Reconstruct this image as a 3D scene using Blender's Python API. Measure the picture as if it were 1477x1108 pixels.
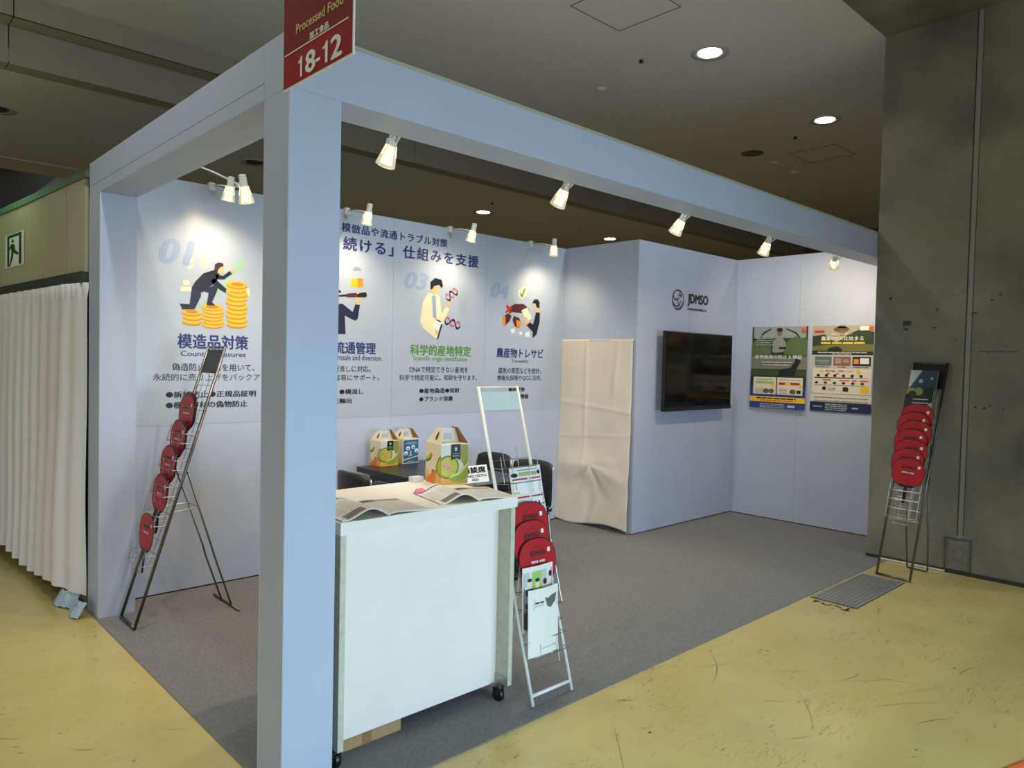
import bpy, bmesh, math, random
from mathutils import Vector, Matrix
random.seed(7)
C = bpy.context.scene.collection
PI = math.pi
for o in list(bpy.data.objects): bpy.data.objects.remove(o)
def srgb(r, g, b):
    f = lambda c: (c/255/12.92) if c/255 <= .04045 else ((c/255+.055)/1.055)**2.4
    return (f(r), f(g), f(b), 1)

# ------------------------------------------------------------- camera, world, lights, exposure
cam_d = bpy.data.cameras.new('camera'); cam = bpy.data.objects.new('camera', cam_d); C.objects.link(cam)
bpy.context.scene.camera = cam
yaw, pit, rol, foc = (46.69323, -1.80766, 1.26782, 1055.284)
cam_d.sensor_width = 36; cam_d.lens = foc*36/1477; cam_d.clip_start = .05; cam_d.clip_end = 100
y_, p_, r_ = [math.radians(v) for v in (yaw, pit, rol)]
fw = Vector((math.cos(y_)*math.cos(p_), math.sin(y_)*math.cos(p_), math.sin(p_)))
rt = Vector((math.sin(y_), -math.cos(y_), 0)); up = rt.cross(fw)
rt2 = rt*math.cos(r_)+up*math.sin(r_); up2 = -rt*math.sin(r_)+up*math.cos(r_)
cam.matrix_world = Matrix.Translation((-1.1719, -2.3860, 1.5745)) @ Matrix((rt2, up2, -fw)).transposed().to_4x4()

world = bpy.data.worlds.new('hall_air'); bpy.context.scene.world = world; world.use_nodes = True
world.node_tree.nodes['Background'].inputs[0].default_value = (.86, .92, 1.0, 1)
world.node_tree.nodes['Background'].inputs[1].default_value = .33
vs = bpy.context.scene.view_settings
bpy.context.scene.display_settings.display_device = 'sRGB'
vs.view_transform = 'Standard'; vs.look = 'None'; vs.gamma = 1; vs.use_curve_mapping = False
vs.exposure = 0

def light(name, kind, loc, energy, color, aim=None, **kw):
    d = bpy.data.lights.new(name, kind); d.energy = energy; d.color = color
    for k, v in kw.items(): setattr(d, k, v)
    o = bpy.data.objects.new(name, d); C.objects.link(o); o.location = loc
    if aim is not None:
        o.rotation_euler = (Vector(aim)-Vector(loc)).to_track_quat('-Z', 'Y').to_euler()
    return o
# front: low cool fill added to brighten column and counter, no lamp stands there
light('front_fill_light', 'AREA', (1.0, -4.6, 1.1), 74, (.52, .77, 1.0), aim=(1.0, 0, .25), shape='RECTANGLE', size=4.5, size_y=1.3, spread=1.75)
light('hall_light_left', 'AREA', (-9, 1.0, 3.0), 95, (.95, .98, .90), aim=(0, 1.2, .6), shape='RECTANGLE', size=6, size_y=2)
COOL = (.93, .98, 1.0)
DOWNLIGHTS_NEAR = [(4.58, 1.25), (7.015, 1.285), (2.15, 1.25), (-.28, 1.25), (-2.7, 1.25), (-.3, -3.7), (2.15, -3.7), (4.58, -3.7), (-2.7, -3.7)]
for i, (x, y) in enumerate(DOWNLIGHTS_NEAR):
    e = 170 if y < 0 else 110
    light('downlight_beam', 'SPOT', (x, y, 4.31), e, COOL, aim=(x, y, 0), spot_size=1.75, spot_blend=.55, shadow_soft_size=.09)
for x, y in [(6.33, 6.31), (9.48, 6.35), (3.6, 9.6), (6.5, 9.6)]:
    light('downlight_beam', 'SPOT', (x, y, 3.84), 50, COOL, aim=(x, y, 0), spot_size=2.3, spot_blend=.8, shadow_soft_size=.09)
WARM = (1.0, .80, .54)

EN_BACK, EN_FRONT = 19, 38

# ------------------------------------------------------------- helpers
MATS = {}
def mat(name, col, rough=.6, metal=0., noise=0., scale=20, bump=0., bscale=60, emit=None, coat=0., alpha=1., trans=0., spec=.5, stretch=None, col2=None):
    if name in MATS: return MATS[name]
    m = bpy.data.materials.new(name); m.use_nodes = True; nt = m.node_tree; b = nt.nodes['Principled BSDF']
    c = srgb(*col); b.inputs['Base Color'].default_value = c
    b.inputs['Roughness'].default_value = rough; b.inputs['Metallic'].default_value = metal
    b.inputs['Specular IOR Level'].default_value = spec
    if coat: b.inputs['Coat Weight'].default_value = coat; b.inputs['Coat Roughness'].default_value = .15
    if trans: b.inputs['Transmission Weight'].default_value = trans
    if alpha < 1: b.inputs['Alpha'].default_value = alpha
    if emit: b.inputs['Emission Color'].default_value = srgb(*emit[0]); b.inputs['Emission Strength'].default_value = emit[1]
    if noise or bump:
        tc = nt.nodes.new('ShaderNodeTexCoord'); src = tc.outputs['Object']
        if stretch:
            mp = nt.nodes.new('ShaderNodeMapping'); mp.inputs['Scale'].default_value = stretch
            nt.links.new(src, mp.inputs[0]); src = mp.outputs[0]
    if noise:
        n = nt.nodes.new('ShaderNodeTexNoise'); n.inputs['Scale'].default_value = scale; n.inputs['Detail'].default_value = 6
        nt.links.new(src, n.inputs[0])
        r = nt.nodes.new('ShaderNodeValToRGB'); r.color_ramp.elements[0].position = .3; r.color_ramp.elements[1].position = .7
        c2 = srgb(*col2) if col2 else tuple(v*(1-noise) for v in c[:3])+(1,)
        r.color_ramp.elements[0].color = c2; r.color_ramp.elements[1].color = tuple(min(1, v*(1+noise*.4)) for v in c[:3])+(1,)
        nt.links.new(n.outputs['Fac'], r.inputs[0]); nt.links.new(r.outputs[0], b.inputs['Base Color'])
    if bump:
        n2 = nt.nodes.new('ShaderNodeTexNoise'); n2.inputs['Scale'].default_value = bscale; n2.inputs['Detail'].default_value = 4
        nt.links.new(src, n2.inputs[0])
        bp = nt.nodes.new('ShaderNodeBump'); bp.inputs['Strength'].default_value = bump; bp.inputs['Distance'].default_value = .01
        nt.links.new(n2.outputs['Fac'], bp.inputs['Height']); nt.links.new(bp.outputs[0], b.inputs['Normal'])
    MATS[name] = m
    return m

class MB:
    def __init__(s): s.v = []; s.f = []; s.m = []
    def add(s, vs, fs, mi=0):
        n = len(s.v); s.v += [tuple(v) for v in vs]; s.f += [tuple(i+n for i in f) for f in fs]; s.m += [mi]*len(fs)
        return s
    def box(s, x0, x1, y0, y1, z0, z1, mi=0, rot=None, piv=(0, 0, 0)):
        vs = [(x, y, z) for z in (z0, z1) for y in (y0, y1) for x in (x0, x1)]
        if rot:
            M = Matrix.Translation(piv) @ rot.to_4x4() @ Matrix.Translation(-Vector(piv)); vs = [M @ Vector(v) for v in vs]
        return s.add(vs, [(0, 2, 3, 1), (4, 5, 7, 6), (0, 1, 5, 4), (2, 6, 7, 3), (0, 4, 6, 2), (1, 3, 7, 5)], mi)
    def tube(s, pts, r, n=6, mi=0, closed=False, cap=True):
        P = [Vector(p) for p in pts]; R = r if isinstance(r, (list, tuple)) else [r]*len(P); rings = []
        ref = Vector((0, 0, 1))
        for i, p in enumerate(P):
            a = P[i-1] if (i > 0 or closed) else P[i]; b = P[(i+1) % len(P)] if (i < len(P)-1 or closed) else P[i]
            d1 = (p-a).normalized() if (p-a).length > 1e-9 else (b-p).normalized()
            d2 = (b-p).normalized() if (b-p).length > 1e-9 else d1
            t = (d1+d2); t = t.normalized() if t.length > 1e-6 else d2
            u = t.cross(ref)
            if u.length < .05: u = t.cross(Vector((1, 0, 0)))
            u.normalize(); w = t.cross(u)
            k = 1/max(.35, math.sqrt(max(0, (1+d1.dot(d2))/2)))
            rings.append([p+(u*math.cos(2*PI*j/n)+w*math.sin(2*PI*j/n))*R[i]*(k if k < 1.5 else 1.5)**.5 for j in range(n)])
        vs = [v for rg in rings for v in rg]; fs = []
        m = len(P)
        for i in range(m if closed else m-1):
            a, b = i*n, ((i+1) % m)*n
            best = 0
            if rings[i] and rings[(i+1) % m]:
                best = min(range(n), key=lambda k: (rings[i][0]-rings[(i+1) % m][k]).length)
            for j in range(n): fs.append((a+j, a+(j+1) % n, b+(j+1+best) % n, b+(j+best) % n))
        if cap and not closed: fs += [tuple(range(n))[::-1], tuple(range((m-1)*n, m*n))]
        return s.add(vs, fs, mi)
    def lathe(s, prof, n=20, c=(0, 0, 0), mi=0, M=None, capb=True, capt=True):
        vs = []; fs = []
        for r, z in prof:
            for j in range(n):
                v = Vector((c[0]+r*math.cos(2*PI*j/n), c[1]+r*math.sin(2*PI*j/n), c[2]+z)); vs.append(M @ v if M else v)
        for i in range(len(prof)-1):
            for j in range(n): fs.append((i*n+j, i*n+(j+1) % n, (i+1)*n+(j+1) % n, (i+1)*n+j))
        if capb: fs.append(tuple(range(n))[::-1])
        if capt: fs.append(tuple(range((len(prof)-1)*n, len(prof)*n)))
        return s.add(vs, fs, mi)
    def prism(s, poly, f0, f1, mi=0):      # f0/f1 map (a,b) -> 3-D point on both faces
        n = len(poly); vs = [f0(*p) for p in poly]+[f1(*p) for p in poly]
        fs = [tuple(range(n))[::-1], tuple(range(n, 2*n))]+[(i, (i+1) % n, n+(i+1) % n, n+i) for i in range(n)]
        return s.add(vs, fs, mi)
    def grid(s, fn, nu, nv, mi=0):
        vs = [fn(i/nu, j/nv) for j in range(nv+1) for i in range(nu+1)]
        fs = [(j*(nu+1)+i, j*(nu+1)+i+1, (j+1)*(nu+1)+i+1, (j+1)*(nu+1)+i) for j in range(nv) for i in range(nu)]
        return s.add(vs, fs, mi)
    def build(s, name, mats, parent=None, smooth=False, bevel=0, solid=0, recalc=False):
        me = bpy.data.meshes.new(name); me.from_pydata([tuple(v) for v in s.v], [], s.f)
        for m in (mats if isinstance(mats, (list, tuple)) else [mats]): me.materials.append(m)
        me.polygons.foreach_set('material_index', s.m)
        if recalc:
            bm = bmesh.new(); bm.from_mesh(me); bmesh.ops.recalc_face_normals(bm, faces=bm.faces); bm.to_mesh(me); bm.free()
        if smooth: me.polygons.foreach_set('use_smooth', [True]*len(me.polygons)); 
        me.update()
        o = bpy.data.objects.new(name, me); C.objects.link(o)
        if smooth == 'auto':
            try: me.set_sharp_from_angle(angle=.7)
            except Exception: pass
        if solid:
            md = o.modifiers.new('thick', 'SOLIDIFY'); md.thickness = solid; md.offset = 0
        if bevel:
            md = o.modifiers.new('bevel', 'BEVEL'); md.width = bevel; md.segments = 2; md.limit_method = 'ANGLE'
        if parent: o.parent = parent
        return o
def tag(o, label=None, cat=None, group=None, kind=None):
    if label: o['label'] = label
    if cat: o['category'] = cat
    if group: o['group'] = group
    if kind: o['kind'] = kind
    return o
def thing(name, label, cat, loc=(0, 0, 0), rz=0, group=None):
    o = bpy.data.objects.new(name, None); C.objects.link(o); o.empty_display_size = .1
    o.location = loc; o.rotation_euler = (0, 0, rz)
    return tag(o, label, cat, group)
def copy_tree(o, parent=None):
    c = o.copy(); C.objects.link(c); c.parent = parent
    for k in [k for k in bpy.data.objects if k.parent == o]: copy_tree(k, c)
    return c
_txt = {}
def text_mesh(s, bold=.0, shear=0., track=1.):
    k = (s, 0, shear, track)
    if k not in _txt:
        cu = bpy.data.curves.new('t', 'FONT'); cu.body = s; cu.size = 1; cu.shear = shear; cu.space_character = track
        cu.resolution_u = 3
        ob = bpy.data.objects.new('t', cu); C.objects.link(ob)
        dg = bpy.context.evaluated_depsgraph_get(); me = ob.evaluated_get(dg).to_mesh()
        vs = [v.co.copy() for v in me.vertices]; fs = [tuple(p.vertices) for p in me.polygons]
        ob.evaluated_get(dg).to_mesh_clear(); bpy.data.objects.remove(ob); bpy.data.curves.remove(cu)
        _txt[k] = (vs, fs)
    return _txt[k]
BOLD = ((0, 0), (-1, 0), (1, 0), (0, .7), (0, -.7))
def text_in(mb, s, O, U, V, bold=.012, shear=0, track=1., mi=0):
    """lettering s filling the parallelogram O, O+U, O+V exactly"""
    vs, fs = text_mesh(s, bold, shear, track)
    if not vs: return
    x0 = min(v.x for v in vs); x1 = max(v.x for v in vs); y0 = min(v.y for v in vs); y1 = max(v.y for v in vs)
    O, U, V = Vector(O), Vector(U), Vector(V)
    n = U.cross(V).normalized()*.00004
    for k, (dx, dy) in enumerate(BOLD if bold > .003 else ((0, 0),)):
        dx *= bold; dy *= bold
        mb.add([O+n*k+U*((v.x+dx-x0)/(x1-x0))+V*((v.y+dy-y0)/(y1-y0)) for v in vs], fs, mi)
def rz(p, a): return (p[0]*math.cos(a)-p[1]*math.sin(a), p[0]*math.sin(a)+p[1]*math.cos(a))

# ------------------------------------------------------------- materials
WALL = mat('booth_panel', (182, 192, 213), .55, noise=.04, scale=3, bump=.04, bscale=300)
WALLW = mat('booth_panel_edge', (205, 206, 214), .55)
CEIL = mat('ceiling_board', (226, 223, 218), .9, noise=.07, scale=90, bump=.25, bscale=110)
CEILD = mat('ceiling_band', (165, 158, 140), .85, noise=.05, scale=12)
CONC = mat('concrete', (128, 126, 110), .6, noise=.55, scale=1.6, bump=.15, bscale=25)
CREAM = mat('cream_wall_board', (176, 172, 140), .7, noise=.05, scale=4)
DARKM = mat('dark_rail', (62, 66, 52), .6)
BLACK = mat('black_plastic', (14, 14, 15), .35)
VOID = mat('dark_void', (14, 15, 16), .9)
CHROME = mat('chrome_wire', (176, 176, 174), .38, 1)
STEEL = mat('dull_steel', (120, 117, 112), .32, 1)
WHITEM = mat('white_enamel', (226, 226, 222), .3)
WHITE = mat('white_laminate', (238, 232, 222), .45, noise=.03, scale=5)
TOPW = mat('countertop_white', (240, 236, 224), .35)
EDGEW = mat('aged_white_edge', (196, 198, 180), .5, noise=.12, scale=30)
CARD = mat('cardboard', (168, 138, 96), .8, noise=.06, scale=15)
TABLE = mat('black_table', (26, 24, 25), .32, noise=.1, scale=8)
CLOTH = mat('beige_cloth', (226, 214, 198), .85, bump=.1, bscale=250)
CURT = mat('white_curtain', (226, 222, 222), .8, bump=.05, bscale=200)
RED = mat('red_fan', (178, 14, 24), .42)
RIM = mat('black_fan_frame', (20, 18, 18), .4)
PAPER = mat('white_paper', (228, 228, 222), .5)
PRW = mat('print_white', (235, 235, 230), .5)
NAVY = mat('print_navy', (28, 44, 110), .45)
INK = mat('print_ink', (16, 18, 24), .45)
GREENT = mat('print_green', (84, 140, 48), .45)
PALE = mat('print_pale_blue', (150, 166, 196), .45)
SKIN = mat('print_skin', (240, 178, 132), .45)
SUIT = mat('print_suit', (22, 28, 62), .45)
SUITD = mat('print_suit_dark', (14, 18, 38), .45)
HAIR = mat('print_hair', (66, 28, 30), .45)
GOLD = mat('print_gold', (240, 184, 34), .45)
GOLDD = mat('print_gold_dark', (198, 130, 22), .45)
MINT = mat('print_mint', (160, 196, 172), .45)
COATC = mat('print_cream', (238, 226, 184), .45)
MAROON = mat('print_maroon', (84, 26, 40), .45)
ORANGE = mat('print_orange', (236, 140, 40), .45)
PINK = mat('print_pink', (214, 92, 120), .45)
def pm(name, col): return mat('print_'+name, col, .45)

# floor: worn ochre sealed concrete with scratches
def floor_mat():
    m = bpy.data.materials.new('ochre_floor'); m.use_nodes = True; nt = m.node_tree; b = nt.nodes['Principled BSDF']
    L = nt.links.new; N = nt.nodes.new
    tc = N('ShaderNodeTexCoord')
    n1 = N('ShaderNodeTexNoise'); n1.inputs['Scale'].default_value = 1.3; n1.inputs['Detail'].default_value = 8; n1.inputs['Roughness'].default_value = .62
    L(tc.outputs['Object'], n1.inputs[0])
    r1 = N('ShaderNodeValToRGB'); r1.color_ramp.elements[0].position = .33; r1.color_ramp.elements[1].position = .68
    r1.color_ramp.elements[0].color = srgb(184, 166, 100); r1.color_ramp.elements[1].color = srgb(195, 179, 114); L(n1.outputs['Fac'], r1.inputs[0])
    # dirt specks
    n2 = N('ShaderNodeTexNoise'); n2.inputs['Scale'].default_value = 14; n2.inputs['Detail'].default_value = 5; n2.inputs['Roughness'].default_value = .7; L(tc.outputs['Object'], n2.inputs[0])
    r2 = N('ShaderNodeValToRGB'); r2.color_ramp.elements[0].position = .64; r2.color_ramp.elements[1].position = .72
    r2.color_ramp.elements[0].color = (0, 0, 0, 1); r2.color_ramp.elements[1].color = (1, 1, 1, 1); L(n2.outputs['Fac'], r2.inputs[0])
    # scratches: thin distorted wave lines
    mp = N('ShaderNodeMapping'); mp.inputs['Scale'].default_value = (1.2, 7, 1); mp.inputs['Rotation'].default_value = (0, 0, .5); L(tc.outputs['Object'], mp.inputs[0])
    n3 = N('ShaderNodeTexNoise'); n3.inputs['Scale'].default_value = 3; n3.inputs['Detail'].default_value = 3; L(mp.outputs[0], n3.inputs[0])
    r3 = N('ShaderNodeValToRGB'); e = r3.color_ramp.elements; e[0].position = .493; e[0].color = (0, 0, 0, 1); e[1].position = .5; e[1].color = (1, 1, 1, 1)
    x = r3.color_ramp.elements.new(.508); x.color = (0, 0, 0, 1); L(n3.outputs['Fac'], r3.inputs[0])
    n4 = N('ShaderNodeTexNoise'); n4.inputs['Scale'].default_value = 1.7; L(tc.outputs['Object'], n4.inputs[0])
    r4 = N('ShaderNodeValToRGB'); r4.color_ramp.elements[0].position = .52; r4.color_ramp.elements[1].position = .62; L(n4.outputs['Fac'], r4.inputs[0])
    mu = N('ShaderNodeMath'); mu.operation = 'MULTIPLY'; L(r3.outputs[0], mu.inputs[0]); L(r4.outputs[0], mu.inputs[1])
    mx = N('ShaderNodeMath'); mx.operation = 'MAXIMUM'; L(mu.outputs[0], mx.inputs[0]); L(r2.outputs[0], mx.inputs[1])
    ml = N('ShaderNodeMath'); ml.operation = 'MULTIPLY'; ml.inputs[1].default_value = .8; L(mx.outputs[0], ml.inputs[0])
    mix = N('ShaderNodeMix'); mix.data_type = 'RGBA'; L(ml.outputs[0], mix.inputs['Factor']); L(r1.outputs[0], mix.inputs['A']); mix.inputs['B'].default_value = srgb(78, 68, 46)
    L(mix.outputs['Result'], b.inputs['Base Color'])
    rr = N('ShaderNodeMapRange'); rr.inputs['To Min'].default_value = .14; rr.inputs['To Max'].default_value = .30; L(n1.outputs['Fac'], rr.inputs[0]); L(rr.outputs[0], b.inputs['Roughness'])
    bp = N('ShaderNodeBump'); bp.inputs['Strength'].default_value = .12; bp.inputs['Distance'].default_value = .01; L(n2.outputs['Fac'], bp.inputs['Height']); L(bp.outputs[0], b.inputs['Normal'])
    return m
FLOOR = floor_mat()
CARPET = mat('grey_carpet', (131, 131, 130), .95, noise=.16, scale=55, bump=.6, bscale=400, spec=.1)

# ------------------------------------------------------------- setting
S = dict(kind='structure')
flo = MB().box(-12, 14, -12, 12, -.1, 0).build('floor', FLOOR); tag(flo, **S)
random.seed(21); sc = MB(); ck = MB()
def off_carpet(x, y): return not (-.06 < x < 5.3 and y > -.24) and x < 5.15 and not (3.6 < x < 4.7 and -.55 < y < -.15)
for k in range(420):       # scratches and drag marks
    x, y = random.uniform(-1.2, 5.1), random.uniform(-2.4, 3.2); L_ = random.choice([.03, .05, .08, .12, .2, .45]); a_ = random.gauss(-.5, .7); cv = random.gauss(0, .5); w_ = random.uniform(.0006, .0022)
    P_ = []; px_, py_ = x, y
    for j in range(7): P_.append((px_, py_)); px_ += math.cos(a_)*L_/6; py_ += math.sin(a_)*L_/6; a_ += cv/6
    if all(off_carpet(*p) for p in P_):
        sc.add([(p[0], p[1]-w_*math.sin(PI*j/6)-.0001, .0007) for j, p in enumerate(P_)]+[(p[0], p[1]+w_*math.sin(PI*j/6)+.0001, .0007) for j, p in enumerate(P_)], [(j, j+1, 8+j, 7+j) for j in range(6)])
for k in range(70):        # chips and scuffs
    x, y = random.uniform(-1.0, 5.0), random.uniform(-2.2, 2.6); s_ = random.uniform(.003, .012)
    if off_carpet(x, y): n_ = 7; ck.add([(x+s_*random.uniform(.5, 1.5)*math.cos(2*PI*j/n_), y+s_*random.uniform(.3, .8)*math.sin(2*PI*j/n_), .0009) for j in range(n_)], [tuple(range(n_))])
sc.build('scratches', mat('scratch', (112, 102, 66), .5), flo)['kind'] = 'stuff'
ck.build('scuffs', mat('scuff', (60, 56, 42), .5), flo)['kind'] = 'stuff'
ce = MB().box(-12, 14, 0, 4.49, 4.35, 4.45)
ce.box(-12, 3.0, -12, 0, 4.35, 4.45); ce.box(3.0, 14, -12, -1.8, 4.35, 4.45)
tag(ce.build('ceiling', CEIL), **S)
# access panels let into the ceiling
for (x0, y0) in ((3.085, .957), (7.99, 1.58), (3.085, -5.2)):
    f = MB()
    for a in ((x0-.004, x0, y0, y0+.6), (x0+.6, x0+.604, y0, y0+.6), (x0-.004, x0+.604, y0-.004, y0), (x0-.004, x0+.604, y0+.6, y0+.604)):
        f.box(a[0], a[1], a[2], a[3], 4.347, 4.352)
    f.box(x0+.012, x0+.588, y0+.012, y0+.588, 4.3485, 4.352, 1)
    tag(f.build('ceiling_hatch', [VOID, CEIL]), {3.085: 'square ceiling access hatch nearest above the booth front', 7.99: 'square ceiling access hatch far right, beside the concrete wall'}[x0] if y0 > 0 else 'square ceiling access hatch behind the viewer', 'hatch')
# stepped ceiling band (panels with open joints)
tr = thing('trim_1', None, None, (0, 0, 0)); tag(tr, kind='structure')
xs = [-12, -8.0, -4.03, -.08, 3.871, 7.82, 14]
for i in range(len(xs)-1):
    a, b = xs[i]+.004, xs[i+1]-.004
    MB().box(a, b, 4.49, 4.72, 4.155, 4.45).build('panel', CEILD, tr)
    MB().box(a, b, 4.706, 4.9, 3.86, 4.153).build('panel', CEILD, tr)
tag(MB().box(-12, 14, 4.49, 4.496, 4.153, 4.158).box(-12, 14, 4.73, 4.95, 3.885, 4.3).build('trim_2', VOID), **S)
lc = MB().box(1.2, 14, 4.72, 12, 3.88, 3.98).box(-12, 1.2, 4.72, 8.18, 3.88, 3.98).box(-12, 1.2, 8.28, 8.93, 3.88, 3.98)
tag(lc.build('ceiling_lower', CEIL), **S)
tag(MB().box(-12, 1.3, 8.1, 12, 4.6, 4.65).box(-12, 1.25, 8.16, 8.3, 4.0, 4.02).build('ceiling_void', VOID), **S)
tag(MB().box(-12, 14, 11.9, 12, 0, 4.6).build('wall_far', mat('far_wall', (96, 98, 92), .8)), **S)
tag(MB().box(13.9, 14, -12, 12, 0, 4.6).build('wall_right_far', mat('far_wall', (96, 98, 92), .8)), **S)
# concrete wall and beam at the right
cw = thing('wall_concrete', None, None); tag(cw, kind='structure')
MB().box(5.218, 7.2, -.668, -.004, 0, 4.31).build('panel', CONC, cw)
MB().box(5.218, 7.2, -4.6, -.712, 0, 4.31).build('panel', CONC, cw)
MB().box(5.221, 7.2, -.712, -.668, 0, 4.31).build('joint', mat('joint_filler', (140, 142, 132), .5), cw)
MB().box(5.2165, 5.24, -.6745, -.668, .3, 4.31).box(5.2165, 5.24, -.7145, -.711, .3, 4.31).build('joint_lip', mat('dark_groove', (46, 46, 40), .7), cw)
tag(MB().box(3.0, 7.2, -1.8, -.001, 4.31, 4.7).build('beam_concrete', CONC), **S)
random.seed(5)
st = MB()
for k in range(34):      # old tape residue on the concrete
    y = random.uniform(-1.75, -.1); z = random.choice([1.9, 2.02, 1.78, 1.72, 2.12, 1.3])+random.uniform(-.03, .03); w = random.uniform(.008, .035); h = random.uniform(.004, .02)
    if -.73 < y < -.65: continue
    st.box(5.2168, 5.2182, y, y+w, z, z+h)
st.box(5.2168, 5.2182, -1.02, -.76, 1.722, 1.728).box(5.2168, 5.2182, -.28, -.22, 1.93, 1.97)
st.build('tape_residue', mat('tape_residue', (66, 64, 52), .6), cw)['kind'] = 'stuff'
bb = MB().box(5.205, 5.219, -4.6, -.004, 0, .028)
tag(bb.build('baseboard_right', mat('base_dark', (48, 46, 40), .5)), **S)
tag(MB().box(5.196, 5.206, -.598, -.11, .004, .016).build('edge_strip', mat('white_strip', (226, 222, 205), .35)), 'thin white strip lying along the foot of the concrete wall', 'strip')
jb = thing('outlet_cover', 'square metal cover box low on the concrete wall under the joint', 'cover', (5.216, -.68, 0))
MB().box(-.006, .004, -.092, .088, .03, .275).build('frame', mat('cover_frame', (112, 112, 102), .45, .3), jb)
MB().box(-.010, .004, -.07, .062, .035, .255).build('lid', mat('cover_plate', (136, 136, 130), .35, .5, noise=.3, scale=14), jb)
bv = MB()
for a in ((-.092, -.088), (.084, .088)): bv.box(-.008, -.0055, a[0], a[1], .03, .275)
bv.box(-.008, -.0055, -.092, .088, .272, .276); bv.build('rim', mat('dark_groove', (46, 46, 40), .7), jb)

# ------------------------------------------------------------- the booth
D = 2.594
def panels(name, axis, c, t, a0, a1, z1, cuts, z0=0.):
    w = thing(name, None, None); tag(w, kind='structure')
    e = [a0]+[k for k in cuts if a0 < k < a1]+[a1]
    for i in range(len(e)-1):
        p, q = e[i]+.0008, e[i+1]-.0008
        if axis == 'y': b = MB().box(p, q, c, c+t, z0, z1)
        else: b = MB().box(c, c+t, p, q, z0, z1)
        b.build('panel', WALL, w)
    return w
panels('wall_back', 'y', D, .04, .2, 5.98, 2.7, [1.19, 2.18, 3.17, 4.16, 5.15], .012)
panels('wall_right', 'x', 5.94, .04, .0, 1.69, 2.7, [.99], .012)
panels('wall_storage_front', 'y', 1.69, .04, 4.214, 5.94, 2.7, [5.204], .012)
ws = panels('wall_storage_side', 'x', 4.214, .04, 1.73, D, 2.7, [], 1.795)
MB().box(4.214, 4.254, 1.7305, 1.75, 0, 1.795).box(4.214, 4.254, 2.56, 2.5935, 0, 1.795).build('door_post', WALL, ws)
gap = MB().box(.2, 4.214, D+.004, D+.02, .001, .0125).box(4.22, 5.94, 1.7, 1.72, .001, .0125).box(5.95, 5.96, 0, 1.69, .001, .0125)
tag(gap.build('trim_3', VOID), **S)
def column(x, y, w, d, label, h=2.5):
    t = thing('booth_column', label, 'column', (x, y, 0))
    MB().box(0, w, 0, d, 0, h).build('shaft', WALL, t, bevel=.002)
    MB().box(-.001, .004, .002, .006, 0, h).box(-.001, .003, d-.006, d-.002, 0, h).build('edge_profile', WALLW, t)
    return t
column(0, 0, .2, .2, 'pale blue booth column at the near corner, under the red number sign')
column(0, 2.36, .2, .234, 'pale blue booth column at the back left, beside the white pleated curtain')
t = thing('fascia_beam', 'pale blue fascia beam along the booth front, with lamps behind it', 'beam', (0, 0, 2.5))
MB().box(0, 5.98, 0, .2, 0, .2).build('board', WALL, t, bevel=.002)
MB().box(.2, 5.98, .004, .024, .2, .216).build('top_strip', mat('strip_beige', (176, 176, 160), .5), t)
t = thing('fascia_beam', 'pale blue fascia beam along the open left side of the booth', 'beam', (0, .2, 2.5))
MB().box(0, .2, .0006, 2.394, .062, .2).build('board', WALL, t, bevel=.0015)
MB().box(0, .2, .0006, 2.394, 0, .060).build('rail', WALL, t, bevel=.0015)
# carpet
cp = MB().box(-.013, 5.3, -.175, D, .0, .004).box(5.3, 5.94, 0, D, 0, .004)
tag(cp.build('carpet', CARPET), 'grey needle-felt carpet covering the booth floor', 'carpet')

# red number sign at the corner
t = thing('number_sign', 'red sign board reading 18-12 on the near booth column', 'sign', (-.006, .025, 2.482))
MB().box(-.006, 0, -.455, 0, 0, .432).build('board', PRW, t)
MB().box(-.0072, -.006, -.450, -.003, .006, .429).build('red_face', mat('sign_red', (150, 14, 20), .4), t)
MB().box(-.0078, -.0072, -.450, -.003, .116, .429).build('upper_field', mat('sign_red_dark', (122, 12, 32), .4), t)
MB().box(-.0084, -.0078, -.43, -.012, .114, .118).build('divider', PRW, t)
SG = (-.006, .025, 2.482)
Q1 = [(-0.088, 2.5), (-0.114, 2.567), (-0.14, 2.5), (-0.2, 2.563), (-0.206, 2.517), (-0.234, 2.527), (-0.25, 2.5), (-0.282, 2.567), (-0.304, 2.498), (-0.365, 2.562)]
zb = Q1[0][1]-SG[2]; zt = Q1[1][1]-SG[2]
for i, ch in enumerate('18-12'):
    ya, yb = Q1[2*i][0]-SG[1], Q1[2*i+1][0]-SG[1]; m = MB(); h_ = zt-zb; w_ = yb-ya
    if ch == '1':
        m.add([(-.0086, ya+w_*a_, zb+h_*b_) for a_, b_ in ((.5, 0), (1, 0), (1, 1), (.62, 1), (.45, .86), (0, .80), (0, .68), (.5, .70))], [tuple(range(8))])
    elif ch == '-': m.add([(-.0086, ya+w_*a_, zb+h_*b_) for a_, b_ in ((0, .28), (1, .28), (1, .44), (0, .44))], [(0, 1, 2, 3)])
    else: text_in(m, ch, (-.0086, ya, zb), (0, w_, 0), (0, 0, h_), .035)
    m.build('digit', PRW, t)
m = MB(); Q2 = [(-0.069, 2.65), (-0.373, 2.644)]; Q3 = [(-0.069, 2.65), (-0.068, 2.68)]; text_in(m, 'Processed Food', (-.0086, Q2[0][0]-SG[1], Q3[0][1]-SG[2]), (0, Q2[1][0]-Q2[0][0], 0), (0, 0, Q3[1][1]-Q3[0][1]), .014); m.build('lettering', mat('sign_cream', (222, 210, 130), .4), t)
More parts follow.
